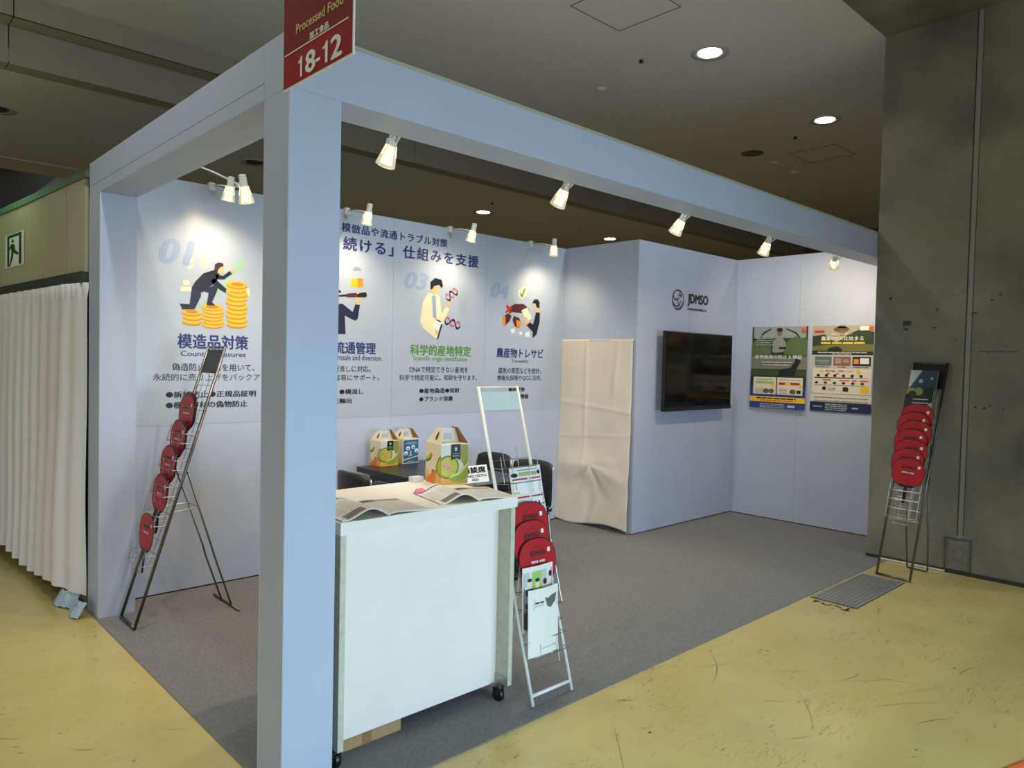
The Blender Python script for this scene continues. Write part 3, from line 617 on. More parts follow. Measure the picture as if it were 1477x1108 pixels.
s.rects('small_print', DRK, lines(.08, .3, .475, .475, 1, .009, 13)+lines(.44, .58, .475, .475, 1, .009, 14)+lines(.7, .93, .475, .475, 1, .009, 15))
s.rects('infographic_box', CRM, [(.03, .50, .985, .79), (0, .805, 1, .89)])
s.rects('infographic_line', DRK, [(.06, .60, .7, .612)]); s.rects('infographic_line', GRY, [(.7, .602, .94, .609)], s.k)
s.text('産地を偽装した詐欺はこうなる！', .24, .515, .7, .54, pm('deep_red', (140, 40, 34)), .01)
s.poly('infographic_icon', DRK, [rect(.1+.14*i, .565, .15+.14*i, .595) for i in range(6)]+[ell(.1+.15*i, .665, .03, .014, 10) for i in range(6)]+[rect(.2, .71, .26, .75), rect(.54, .71, .63, .76)])
s.rects('infographic_label', REDP, [(.2, .625, .34, .637), (.48, .628, .64, .64), (.68, .628, .76, .64), (.81, .628, .94, .64), (.27, .55, .32, .562), (.42, .55, .47, .562)]); s.rects('infographic_note', YEL, [(.82, .69, .95, .77)]); s.poly('infographic_note', YEL, [[(.14, .545), (.18, .51), (.22, .545)], ell(.78, .53, .035, .024, 12)])
s.rects('small_print', GRY, lines(.06, .9, .685, .685, 1, .008, 16)+lines(.06, .95, .83, .87, 2, .012, 17)+lines(.3, .42, .72, .74, 2, .008, 18))
s.rects('navy_foot', NVY, [(0, .89, 1, 1)]); s.rects('small_print', LGRY, lines(.26, .62, .91, .975, 4, .009, 19)+lines(.05, .2, .94, .94, 1, .009, 20)+[(.7, .94, .8, .955)])

# ------------------------------------------------------------- beige cloth over the storage doorway
def cl(u, v):      # u along the doorway (0 = near edge), v up
    y = 1.715+.885*u; z = .012+1.785*v
    a = (1-v)
    x = 4.208-.012-.045*a*a-.010*a*math.sin(u*6+1.5)-.004*math.sin(u*9+.6)
    x -= .035*math.exp(-((v-.31)/.07)**2)*math.exp(-((u-.55)/.4)**2)
    x += .016*math.exp(-((u-.42-.5*(.3-v))/.05)**2)*math.exp(-((v-.12)/.17)**2)
    x -= .012*math.exp(-((u-.62)/.02)**2)*math.exp(-((v-.75)/.35)**2)+.010*math.exp(-((u-.22+.2*(v-.8))/.03)**2)*math.exp(-((v-.85)/.16)**2)
    x -= .006*math.exp(-((v-.62-.04*u)/.008)**2)+.005*math.exp(-((v-.5+.03*u)/.006)**2)
    r_ = math.hypot((u-.5)*.9, (v-.33)*1.8); th = math.atan2((v-.33)*1.8, (u-.5)*.9)
    if v < .42: x -= (.017*math.cos(5*th+.6)+.008*math.cos(11*th))*min(1, r_/.05)*math.exp(-r_/.33)*max(0, min(1, (.36-v)/.10))
    for k in range(4): x += .0016*math.sin((u*math.cos(k*1.3)+v*2*math.sin(k*1.3))*(14+5*k)+k)*(.4+.6*a)
    z += .035*a**6*math.sin(u*5+.6)+.04*u*a**8
    y -= .02*a*(1-u)*(1 if u < .3 else 0)
    return (min(x, 4.202), y, z)
t = thing('doorway_cloth', 'creased beige cloth hung across the storage doorway', 'curtain')
MB().grid(cl, 60, 110).build('cloth', CLOTH, t, smooth=True, solid=.0015)
MB().box(4.196, 4.208, 1.715, 2.593, 1.788, 1.80).build('hanging_rail', WHITEM, t)

# ------------------------------------------------------------- counter
t = thing('reception_counter', 'white wheeled reception counter beside the near column', 'counter', (.231, .016, 0))
MB().box(0, .912, 0, .625, .905, .955).build('countertop', TOPW, t, bevel=.0025)
MB().box(-.0008, .9128, -.0012, .0, .907, .953).build('front_edging', WHITE, t)
MB().box(.006, .031, .01, .61, .075, .905).build('side_panel', EDGEW, t, bevel=.001); MB().box(.885, .910, .01, .61, .075, .905).build('side_panel', EDGEW, t, bevel=.001)
MB().box(.031, .885, .096, .110, .066, .905).build('front_panel', WHITE, t)
MB().box(.031, .885, .35, .368, .12, .905).box(.031, .885, .115, .35, .45, .465).build('shelf', WHITE, t)
MB().box(.8815, .8855, .012, .094, .075, .115).build('corner_plate', mat('alu_plate', (176, 178, 172), .35, .6), t)
def caster(x, y):
    c = MB(); M = Matrix.Translation((x, y, .032)) @ Matrix.Rotation(PI/2, 4, 'Y') @ Matrix.Rotation(.0, 4, 'Z')
    c.lathe([(.012, -.012), (.028, -.012), (.031, -.008), (.031, .008), (.028, .012), (.012, .012)], 20, M=M)
    o = c.build('caster', BLACK, t, smooth='auto')
    f = MB().box(x-.019, x-.015, y-.018, y+.018, .03, .066).box(x+.015, x+.019, y-.018, y+.018, .03, .066).box(x-.019, x+.019, y-.02, y+.02, .062, .068)
    f.lathe([(.016, .068), (.016, .076)], 12, c=(x, y, 0)); f.build('fork', STEEL, o)
for x, y in ((.018, .05), (.865, .05), (.018, .57), (.865, .57)): caster(x, y)

t = thing('cardboard_box', 'brown cardboard box on the carpet under the white counter', 'box', (.29, .132, 0.004))
MB().box(0, .31, 0, .22, 0, .2).build('carton', CARD, t, bevel=.002)
MB().box(.12, .165, -.0006, .0, 0, .2).build('packing_tape', mat('packing_tape', (150, 116, 78), .3), t)
MB().box(0, .31, .108, .112, .1995, .2012).build('lid_seam', mat('card_dark', (110, 84, 52), .8), t)

# ------------------------------------------------------------- carry boxes
def lmap(P0, U, V): return lambda u, v: Vector(P0)+Vector(U)*u+Vector(V)*v
KRAFT = mat('kraft_inside', (150, 108, 60), .8); BOXW = mat('box_cream', (222, 208, 178), .5); BOXG = mat('box_grey_white', (206, 206, 200), .5)
MELON = pm('melon_rind', (96, 116, 34)); FLESH = pm('melon_flesh', (184, 186, 56)); SEED = pm('melon_seeds', (206, 168, 108)); LIME = pm('lime_green', (146, 166, 50)); OLIVE = pm('olive_green', (142, 150, 62)); ORF = pm('orange_fruit', (214, 122, 34)); ORL = pm('orange_pale', (226, 172, 80)); TAGB = pm('tag_black', (26, 30, 34)); SEEDD = pm('seed_brown', (142, 92, 54))
def carry_box(name, label, loc, rot, W=.15, Dp=.15, H=.195, melon=True):
    t = thing(name, label, 'gift box', loc, rot, 'carry boxes with gable handles')
    MB().box(-W/2, W/2, -Dp/2, Dp/2, 0, H).build('carton', BOXW, t)
    G = .075; r = W*.20
    lp = MB()
    L = [(-W/2, -Dp/2, H), (-W/2, Dp/2, H), (-r-.012, Dp*.16, H+G), (-r-.012, -Dp*.2, H+G)]
    lp.add(L+[(x+.002, y, z) for x, y, z in L], [(0, 1, 2, 3), (4, 7, 6, 5), (0, 3, 7, 4), (1, 5, 6, 2), (3, 2, 6, 7)]); lp.build('gable_panel', BOXW, t)
    rp = MB(); Rr = [(W/2, -Dp/2, H), (W/2, Dp/2, H), (r+.012, Dp*.2, H+G+.004), (r+.012, -Dp*.2, H+G+.004)]
    rp.add(Rr+[(x+.002, y, z) for x, y, z in Rr], [(0, 3, 2, 1), (4, 5, 6, 7), (0, 4, 7, 3), (1, 2, 6, 5), (3, 7, 6, 2)]); rp.build('gable_panel', KRAFT, t)
    hp = MB(); f0 = lambda x, z: (x, -.002, z); f1 = lambda x, z: (x, .004, z)
    hp.prism([(-W*.46, H), (-W*.16, H), (-W*.16, H+.05), (W*.16, H+.05), (W*.16, H), (W*.46, H), (r+.012, H+G), (-r-.012, H+G)], f0, f1)
    hp.prism([(-W*.16, H), (W*.16, H), (W*.16, H+.016), (-W*.16, H+.016)], f0, f1); hp.build('handle', BOXG, t)
    # finger slot seen in the left gable
    n = Vector((-G, 0, (W/2-r-.012))).normalized()*.0008
    P = lambda u, v: (Vector(L[0])*(1-u)*(1-v)+Vector(L[1])*u*(1-v)+Vector(L[2])*u*v+Vector(L[3])*(1-u)*v)+n
    q = MB(); q.add([P(a_, b_) for a_, b_ in ell(.42, .5, .1, .28, 14)], [tuple(range(14))]); q.build('finger_slot', mat('slot_dark', (70, 52, 34), .8), t)
    rim = MB().box(-W/2, W/2, -Dp/2-.0006, -Dp/2+.004, H-.003, H+.002); rim.build('fold_edge', PRW, t)
    y = -Dp/2; x = -W/2
    F = lambda k: (lambda u, v: (x+W*u, y-.0004*k, H*v))
    Lf = lambda k: (lambda u, v: (x-.0004*k, -y-Dp*u, H*v))
    def fl(nm, m, polys, k, face=F):
        mb = MB()
        for p in polys: mb.add([face(k)(*q) for q in p], [tuple(range(len(p)))])
        mb.build(nm, m, t)
    def clipx(p, lo, hi): return [(min(hi, max(lo, a)), b) for a, b in p]
    if melon:
        fl('print_field', BOXG, [rect(0, .0, .34, 1)], 1); fl('print_olive', OLIVE, [[(.7, 1), (1, 1), (1, .5), (.86, .44), (.7, .66)]], 1)
        fl('print_orange', ORL, [[(0, 0), (1, 0), (1, .12), (.6, .06), (.2, .22), (0, .3)]], 2)
        fl('melon_rind', MELON, [clipx(ell(.26, .44, .40, .29, 28), 0, 1)], 3); fl('melon_flesh', FLESH, [clipx(ell(.27, .44, .34, .25, 28), 0, 1)], 4)
        fl('melon_seeds', SEED, [[(.0, .52), (.1, .58), (.3, .56), (.44, .44), (.46, .34), (.36, .3), (.16, .36), (.02, .46)]], 5)
        rr = random.Random(4); fl('melon_seed', SEEDD, [ell(.08+.3*k/9+rr.uniform(-.02, .02), .52-.16*k/9+rr.uniform(-.05, .05), .02, .012, 6) for k in range(10)], 6)
        fl('melon_slice', LIME, [[(.26, .16), (.4, .24), (.66, .28), (.88, .42), (1, .56), (1, .2), (.9, .12), (.6, .06), (.4, .08)]], 7); fl('slice_edge', pm('slice_pale', (214, 222, 140)), [[(.28, .165), (.42, .25), (.66, .29), (.88, .43), (1, .57), (1, .5), (.88, .38), (.66, .24), (.44, .2)]], 8)
        fl('name_tag', TAGB, [[(.36, 1), (.7, 1), (.7, .6), (.53, .66), (.36, .6)]], 9); fl('tag_mark', LGRY, [ell(.53, .88, .05, .05, 10), rect(.42, .765, .64, .775), rect(.42, .70, .47, .73), rect(.51, .70, .56, .73), rect(.60, .70, .65, .73)], 10)
        fl('side_melon', MELON, [clipx(ell(.0, .70, .42, .19, 20, -2.2, .35), 0, 1)], 1, Lf); fl('side_melon_flesh', FLESH, [clipx(ell(.0, .72, .36, .15, 20, -2.2, .2), 0, 1)], 2, Lf)
        fl('rind', MELON, [[(1, .73), (.9, .7), (.76, .55), (.7, .4), (.8, .26), (.95, .19), (1, .18)]], 2, Lf); fl('rind_flesh', FLESH, [[(1, .68), (.92, .65), (.82, .53), (.78, .41), (.86, .3), (1, .22)]], 3, Lf)
        fl('orange_slice', ORF, [[(0, .04), (.3, .2), (.5, .32), (.66, .36), (.74, .34), (.7, .22), (.72, .04), (.6, 0), (.1, 0)]], 1, Lf); fl('orange_slice_pale', ORL, [[(0, .12), (.12, .36), (.2, .25), (.3, .2), (.05, .06)], [(.6, 0), (.78, .3), (1, .2), (1, 0)]], 2, Lf)
        fl('leaf', MELON, [ell(.48, .32, .07, .035, 8)], 3, Lf)
    else:
        fl('print_blue', pm('box_blue', (38, 106, 152)), [rect(.04, .03, .97, .95)], 1)
        fl('white_spot', PRW, [ell(.2, .42, .12, .085, 16), ell(.32, .62, .12, .085, 16), ell(.64, .66, .12, .085, 16), ell(.84, .5, .12, .085, 16)], 2)
        fl('spot_figure', DRK, [rect(.16, .36, .24, .42), rect(.28, .57, .36, .63), rect(.6, .61, .68, .67), rect(.8, .45, .88, .51)], 3)
        fl('figure', LGRY, [[(.34, .3), (.44, .36), (.45, .52), (.52, .52), (.53, .36), (.6, .3)]], 2)
        fl('yellow_stripe', YEL, [[(.04, .12), (.97, .26), (.97, .3), (.04, .17)]], 2); fl('small_print', LGRY, [rect(.25, .85, .8, .865), rect(.15, .8, .86, .825), rect(.3, .07, .7, .085)], 2)
    return t
carry_box('melon_carry_box', 'largest-looking melon-print carry box with gable handle, on the white counter', (1.118, .512, .9552), math.radians(-8), W=.155, Dp=.155, H=.2)
TT = .74
carry_box('melon_carry_box', 'melon-print carry box on the black table, left of the blue-printed one', (2.02, 2.44, TT+.0003), math.radians(2), W=.165, Dp=.14)
carry_box('blue_carry_box', 'carry box with a blue printed sheet, on the black table by the wall', (2.24, 2.47, TT+.0003), math.radians(4), W=.165, Dp=.14, melon=False)

# ------------------------------------------------------------- open magazines, pink tag, card box
def magazine(label, near_spine, far_spine, wl_, wr_, z=.9555, hp=.028):
    A, B = Vector(near_spine+(z,)), Vector(far_spine+(z,)); up_ = (B-A); Lh = up_.length; v_ = up_.normalized(); u_ = Vector((v_.y, -v_.x, 0))
    t = thing('open_magazine', label, 'magazine', tuple(A), 0, 'open magazines on the counter')
    def prof(s):    # s<0 left page, s>0 right page, in metres from the spine
        if s < 0: k = min(1, -s/wl_); return .002+hp*math.sin(PI*min(1, k*1.15))**1.2*(1-k)**.5*1.55 if k*1.15 < 1 else .002
        k = min(1, s/wr_); return .002+.009*math.sin(PI*min(1, k**.5))*(1-k*.6)
    def pt(s, w, off=0.): p = u_*s+v_*w; return (p.x, p.y, prof(s)+off)
    for nm, s0, s1 in (('left_page', -wl_, 0), ('right_page', 0, wr_)):
        mb = MB(); n = 24
        mb.grid(lambda a, b: pt(s0+(s1-s0)*a, Lh*b, .0015), n, 1)
        mb.grid(lambda a, b: pt(s0+(s1-s0)*a, Lh*(1-b), -.0012), n, 1)
        for w in (0, Lh):
            mb.add([pt(s0+(s1-s0)*i/n, w, o_) for i in range(n+1) for o_ in (-.0012, .0015)], [(2*i, 2*i+2, 2*i+3, 2*i+1) for i in range(n)])
        mb.build(nm, PAPER, t, smooth=True)
    def patch(nm, m, s0, s1, w0, w1, off=.0021):
        mb = MB(); mb.grid(lambda a, b: pt(s0+(s1-s0)*a, Lh*(w0+(w1-w0)*b), off), 8, 1); return mb
    TXT = pm('text_grey', (208, 205, 196))
    patch('p', 0, .012, wr_*.95, .80, .93).build('header_picture', pm('photo_tan', (176, 140, 112)), t); 
    m2 = patch('p', 0, .012, wr_*.35, .78, .93, .0024); m2.build('header_picture', pm('photo_olive', (92, 86, 56)), t)
    patch('p', 0, -wl_*.85, -wl_*.45, .05, .22).build('small_picture', pm('photo_brown', (122, 112, 104)), t)
    mb = MB()
    for c in range(3):
        for r in range(11):
            s0 = .012+c*wr_*.31; w = .74-r*.062
            mb.grid(lambda a, b: pt(s0+wr_*.27*a, Lh*(w-.028*b), .0021), 4, 1)
            s0 = -wl_*.93+c*wl_*.30
            if (c == 0 and r > 7) or (c == 1 and r > 7): continue
            mb.grid(lambda a, b: pt(s0+wl_*.26*a, Lh*(w-.028*b), .0021), 4, 1)
    mb.build('text_columns', TXT, t)['kind'] = 'stuff'
    mb = MB()
    for k in range(9): 
        s0 = -wl_*.9+k*wl_*.07
        mb.grid(lambda a, b: pt(s0+wl_*.05*a, Lh*(.86+.05*b), .0022), 2, 1)
    mb.build('headline', INK, t)['kind'] = 'stuff'
magazine('open magazine on the counter front, nearest the pale blue column', (.448, .018), (.462, .31), .205, .205)
magazine('open magazine on the counter front, beside the melon-print box', (.925, .03), (.985, .318), .19, .2)
pk = MB().grid(lambda u, v: (-.03+.06*u, -.02+.03*v, .006+.02*math.sin(u*3)*v+.004*math.sin(u*9)), 8, 4)
o = pk.build('pink_tag', mat('pink_paper', (232, 120, 150), .5), smooth=True, solid=.001); o.location = (.826, .332, .9552)
tag(o, 'small pink paper tag lying on the counter between the magazines', 'tag')
t = thing('card_box', 'small white card box at the back edge of the counter', 'box', (1.035, .60, .9552))
MB().box(-.06, .0, -.01, .035, 0, .020).build('tray', WHITEM, t, bevel=.001); MB().box(-.061, .001, -.011, .036, .018, .026).build('lid', WHITEM, t, bevel=.001)

# ------------------------------------------------------------- black table, sign, chairs
t = thing('meeting_table', 'black rectangular meeting table behind the white counter', 'table', (1.80, 1.28, 0))
MB().box(0, .72, 0, 1.20, .70, .74).build('tabletop', TABLE, t, bevel=.002)
MB().box(.07, .65, .08, 1.12, .64, .70).build('apron', TABLE, t)
for x, y in ((.06, .07), (.61, .07), (.06, 1.08), (.61, 1.08)): MB().box(x, x+.05, y, y+.05, .004, .64).build('leg', TABLE, t)
t = thing('table_sign', 'white BUSINESS MEETING AREA sign standing on the black table', 'sign', (2.06, 1.38, TT), math.radians(-4))
R_ = Matrix.Rotation(-.30, 3, 'X')
MB().box(-.115, .115, 0, .003, 0, .118, rot=R_).build('face_plate', PRW, t); MB().box(-.115, .115, .0, .045, 0, .003).build('foot', PRW, t)
m = MB()
def sgn(s_, x0, z0, x1, z1, b):
    O_ = R_ @ Vector((x0, -.0006, z0)); U_ = R_ @ Vector((x1-x0, 0, 0)); V_ = R_ @ Vector((0, 0, z1-z0)); text_in(m, s_, O_, U_, V_, b)
sgn('商談席', -.095, .065, .098, .108, .05); sgn('BUSINESS MEETING', -.102, .037, .102, .054, .03); sgn('AREA', -.03, .012, .03, .029, .03)
m.build('lettering', INK, t)
LEATH = mat('black_leather', (34, 34, 37), .42, bump=.05, bscale=300)
def chair(label, loc, rot, first=None):
    if first: c = copy_tree(first)
    else:
        c = thing('meeting_chair', '', 'chair', (0, 0, 0)); c['group'] = 'black chrome-edged meeting chairs'
        W = .42     # local: faces +Y, backrest at y=-.2
        def back(u, v):
            x = -W/2+W*u; k = (2*u-1)**2
            return (x*(1-.06*v*k), -.20-.05*v+.055*k*(.4+.6*v), .47+.33*v-.03*v*k*k)
        MB().grid(back, 16, 8).build('backrest', LEATH, c, smooth=True, solid=.022)
        def seat(u, v): return (-W/2+W*u, -.19+.42*v, .455-.02*math.sin(PI*v)*math.sin(PI*u)+(.01*v))
        MB().grid(seat, 10, 10).build('seat', LEATH, c, smooth=True, solid=.045)
        rimp = [(-W/2-.012, -.14, .46)]+[(back(0, v/5)[0]-.012, back(0, v/5)[1], back(0, v/5)[2]) for v in range(0, 6)]
        for sgn_ in (1, -1): MB().tube([(x*sgn_, y, z) for x, y, z in rimp], .008, 8).build('frame_tube', CHROME, c, smooth=True)
        for x, y in ((-.19, -.2), (.19, -.2), (-.19, .2), (.19, .2)):
            MB().tube([(x, y*.85, .44), (x*1.08, y*1.1, .006)], .0105, 8).build('leg', CHROME, c, smooth=True)
        MB().tube([(-.19, -.17, .43), (-.19, .17, .43), (.19, .17, .43), (.19, -.17, .43)], .009, 6, closed=True).build('seat_frame', CHROME, c, smooth=True)
    c.location = loc; c.rotation_euler = (0, 0, rot); c['label'] = label; return c
c0 = chair('black chair left of the table, nearest the back wall', (1.64, 1.93, .004), -PI/2)
chair('black chair left of the table, mostly hidden behind the counter', (1.60, 1.42, .004), -PI/2+.1, c0)
chair('black chair right of the table, behind the white rack and newspapers', (2.66, 1.62, .004), PI/2+.05, c0)
chair('black chair right of the table, behind the meeting sign', (2.70, 2.13, .004), PI/2, c0)

# ------------------------------------------------------------- wire brochure racks
def rack(name, label, loc, rot, w, h, lean, frame_m, wire_m, pockets, rear_y, hinge_z, board=None, flat_bar=False, pk_h=.13, foot_over=0.):
    """local X = width, leans back towards +Y; lean = dy per metre of height"""
    t = thing(name, label, 'brochure rack', loc, rot, 'wire brochure racks')
    P = lambda x, z, o_=0.: (x, lean*z-o_, z)
    hw = w/2; rr = .0085
    for s_ in (-1, 1):
        MB().tube([P(s_*hw, .004), P(s_*hw, h)], rr if not flat_bar else .0095, 8).build('side_rail', frame_m, t, smooth=True)
    MB().tube([P(-hw, .012 if flat_bar else .045), P(hw, .012 if flat_bar else .045)], rr if not flat_bar else .0085, 8).build('bottom_bar', frame_m, t, smooth=True)
    MB().tube([P(-hw, h-.004), P(hw, h-.004)], .005, 8).build('top_bar', frame_m, t, smooth=True)
    # grid wires
    zlo, zhi = min(z for z, _ in pockets)-.02, max(z for z, _ in pockets)+.16
    g = MB()
    for x in (-.35*hw, .35*hw): g.tube([P(x, zlo), P(x, zhi)], .0018, 5)
    z = zlo
    while z < zhi: g.tube([P(-hw, z), P(hw, z)], .0018, 5); z += .075
    g.build('back_wires', wire_m, t)
    for z, d in pockets:     # a pocket: two projecting loops, upright ends and a narrower front guard
        m = MB()
        for zz, dd, ww in ((z, d, hw*.96), (z+pk_h*.55, d*1.02, hw*.96)):
            m.tube([P(-ww, zz), P(-ww, zz+.004, dd), P(-ww*.5, zz+.004, dd+.006), P(ww*.5, zz+.004, dd+.006), P(ww, zz+.004, dd), P(ww, zz)], .002, 5)
        for s_ in ((-1, 1) if d > .045 else ()):
            m.tube([P(s_*hw*.92, z+.004, d), P(s_*hw*.92, z+pk_h, d+.002)], .002, 5)
        m.tube([P(-hw*.45, z+pk_h*.55, d+.006), P(-hw*.42, z-.045, d*.75), P(hw*.42, z-.045, d*.75), P(hw*.45, z+pk_h*.55, d+.006)], .002, 5)
        m.build('wire_pocket', wire_m, t)
    # rear stand
    hy = lean*hinge_z
    for s_ in (-1, 1):
        x0 = s_*hw*.82; x1 = s_*(hw*.62)
        MB().tube([(x0, hy+.012, hinge_z), (x1, hy+(rear_y-hy)*.62, hinge_z*.40), (x1*1.08, hy+(rear_y-hy)*.66, hinge_z*.35), (x1*1.0, rear_y, .010)], .0055, 8).build('rear_leg', frame_m, t, smooth=True)
    MB().tube([(-hw*.62-foot_over, rear_y, .009), (hw*.62+foot_over, rear_y, .009)], .0065, 8).build('rear_foot', frame_m, t, smooth=True)
    zb = hinge_z*.72; yb = lean*zb; yr = hy+(rear_y-hy)*.31
    MB().tube([(-hw*.8, yb, zb), (-hw*.7, yr, zb+.01), (hw*.7, yr, zb+.01), (hw*.8, yb, zb)], .003, 6).tube([(-hw*.7, yr, zb+.01), (hw*.7, yr, zb+.01)], .003, 6).build('hinge_stay', wire_m, t)
    if board:
        z0, z1, bm = board
        b = MB(); b.add([P(-hw+.006, z0, .003), P(hw-.006, z0, .003), P(hw-.006, z1, .003), P(-hw+.006, z1, .003), P(-hw+.006, z0, -.004), P(hw-.006, z0, -.004), P(hw-.006, z1, -.004), P(-hw+.006, z1, -.004)], [(0, 1, 2, 3), (7, 6, 5, 4), (0, 4, 5, 1), (1, 5, 6, 2), (2, 6, 7, 3), (3, 7, 4, 0)])
        b.build('header_board', bm, t)
    return t

# round promotional fan, local X right, Z up (towards the rim), origin at the handle tip, faces -Y
def make_fan():
    t = thing('hand_fan', '', 'fan'); t['group'] = 'red round hand fans'
    W, H, z0 = .122, .112, .125
    def out(k, s_=1., n=40):
        a = 2*PI*k/n-PI/2; c, s2 = math.cos(a), math.sin(a); e = .82
        x = math.copysign(abs(c)**e, c)*W*s_*(1+.05*s2); z = math.copysign(abs(s2)**e, s2)*H*s_
        return (x, z+z0+H-.004)
    n = 40
    b = MB(); b.prism([out(k, .965) for k in range(n)], lambda x, z: (x, -.0012, z), lambda x, z: (x, .0012, z)); b.build('fan_sheet', RED, t)
    r = MB(); r.tube([(out(k, .985)[0], 0, out(k, .985)[1]) for k in range(n)], .0024, 6, closed=True); r.build('rim', RIM, t, smooth=True)
    hnd = MB(); hnd.prism([(-.009, 0), (.009, 0), (.011, .06), (.010, .12), (.045, .128), (.062, .136), (.05, .143), (.0, .137), (-.05, .143), (-.062, .136), (-.045, .128), (-.010, .12), (-.011, .06)], lambda x, z: (x, -.0035, z), lambda x, z: (x, .0035, z)); hnd.build('handle', BLACK, t)
    m = MB(); text_in(m, 'JDMSO', (-.05, -.0016, z0+.132), (.102, 0, 0), (0, 0, .028), .05)
    for rr_ in (.036, .034): pass
    ring = ell(0, z0+.150, .036, .032, 28); inn = ell(0, z0+.150, .034, .030, 28)
    m.add([(x, -.0015, z) for x, z in ring]+[(x, -.0015, z) for x, z in inn], [(k, (k+1) % 28, 28+(k+1) % 28, 28+k) for k in range(28)])
    m.build('logo', pm('fan_black', (40, 12, 16)), t)
    m = MB(); text_in(m, '農産物流通・知財管理', (-.045, -.0016, z0+.104), (.09, 0, 0), (0, 0, .011), .04); m.build('caption', PRW, t)
    m = MB(); m.add([(x, -.0016, z) for x, z in rect(.066, z0+.148, .084, z0+.168)], [(0, 1, 2, 3)]); m.build('white_sticker', PRW, t)
    return t
FAN0 = make_fan(); FAN_USED = [False]
def fan(label, M, loc, tilt=0., roll=0.):
    """M = rack empty; loc in its local frame"""
    f = FAN0 if not FAN_USED[0] else copy_tree(FAN0); FAN_USED[0] = True
    W_ = Matrix.Translation(M.location) @ Matrix.Rotation(M.rotation_euler.z, 4, 'Z')
    f.matrix_world = W_ @ Matrix.Translation(loc) @ Matrix.Rotation(tilt, 4, 'X') @ Matrix.Rotation(roll, 4, 'Y')
    f['label'] = label; return f
def leaf(name, label, M, loc, w, h, tilt, draw, cat='leaflet', bow=.0, group=None):
    W_ = Matrix.Translation(M.location) @ Matrix.Rotation(M.rotation_euler.z, 4, 'Z')
    t = thing(name, label, cat); 
    if group: t['group'] = group
    t.matrix_world = W_ @ Matrix.Translation(loc) @ Matrix.Rotation(tilt, 4, 'X')
    f = lambda x, y, z: (x, y-bow*math.cos(PI*x/w), z)
    mb = MB(); mb.grid(lambda u, v: f(-w/2+w*u, 0, h*v), 12, 2); mb.build('sheet', PAPER, t, solid=.003)
    s_ = Sheet(t, w, h, -w/2, 0, -.0016, f=lambda x, y, z: f(x, y, z)); draw(s_); return t

# --- left rack: dull steel, five pockets of fans
R1 = rack('brochure_rack', 'dark steel folding rack of fans inside the booth at left', (.10, 2.16, .004), -PI/2, .256, 1.62, .31, STEEL, CHROME,
          [(.35, .074), (.57, .074), (.735, .074), (.885, .074), (1.04, .074), (1.25, .06)], .575, .89, board=(1.455, 1.60, mat('board_black', (22, 22, 24), .4)), flat_bar=True, foot_over=.12, pk_h=.10)
ords = ['top', 'second', 'third', 'fourth', 'lowest']; pos = {'front': 0, 'middle': 1, 'back': 2}
for i, (z, x, n) in enumerate([(1.217, .398, 3), (1.062, .348, 2), (.912, .294, 2), (.744, .250, 2), (.524, .177, 1)]):
    for k in range(n):
        lab = 'red fan in the %s pocket of left steel rack' % ords[i]
        if n > 1: lab += ', '+('in front' if k == 0 else ('just behind the front one' if k == 1 else 'rearmost'))
        fan(lab, R1, (.0+.004*k*(-1)**i, x-.10+.006*k, z-.237+.008*k), -.10)

# --- right rack in front of the concrete wall: seven overlapping fans and brochures
R3 = rack('brochure_rack', 'chrome folding rack leaning before the concrete wall', (4.68, -.40, .0), math.radians(-96), .245, 1.632, .306, STEEL, CHROME,
          [(.45, .055), (.515, .055), (.579, .066), (.648, .055), (.722, .055), (.798, .055), (.864, .055), (.927, .055), (.993, .055), (1.15, .05), (1.27, .05)], .40, 1.0, board=(1.43, 1.62, mat('board_black', (22, 22, 24), .4)), flat_bar=True, pk_h=.12)
tops = [.904, .973, 1.047, 1.123, 1.189, 1.252, 1.318]
nm = ['lowest and frontmost', 'second from the bottom', 'third from the bottom', 'fourth (middle)', 'third from the top', 'second from the top', 'topmost, below the brochures']
for k, z in enumerate(tops):
    zz = z-.345
    fan('red fan %s in the chrome rack by the concrete wall' % nm[k], R3, (-.005+.004*math.sin(k*2), .306*(zz+.2)-.105, zz), -.16, math.radians(3 if k == 0 else (-1)**k*2))
def d_chip(s_):
    s_.rects('cover_photo', pm('night_blue', (46, 70, 92)), [(0, .0, 1, .58)]); s_.poly('corner', LGRY, [[(0, 0), (.42, 0), (0, .55)]]); s_.poly('glow', pm('glow_blue', (150, 184, 200)), [ell(.42, .3, .08, .06, 10), ell(.8, .22, .05, .04, 10)])
    s_.rects('photo_lower', pm('green_photo', (86, 98, 50)), [(0, .58, 1, 1)])
leaf('brochure', 'night-blue circuit-pattern brochure standing at the top of the chrome rack', R3, (-.012, .306*1.30-.05, 1.29), .205, .292, -.28, d_chip, 'brochure')
def d_brain(s_):
    s_.rects('cover', DRK, [(0, 0, 1, 1)]); s_.poly('picture', pm('moss', (132, 138, 60)), [ell(.46, .12, .17, .11, 12), rect(.02, .02, .3, .2)]); s_.poly('picture', DRK, [ell(.25, .22, .16, .12, 12)])
    s_.rects('title', LGRY, lines(.3, .85, .32, .32, 1, .03, 41)+lines(.3, .9, .42, .42, 1, .03, 42)); s_.poly('corner', LGRY, [[(1, .4), (1, 1), (.7, 1), (.75, .55)]])
leaf('brochure', 'dark brochure with a yellow-green picture behind the topmost fan', R3, (-.02, .306*1.16-.055, 1.16), .205, .29, -.28, d_brain, 'brochure')

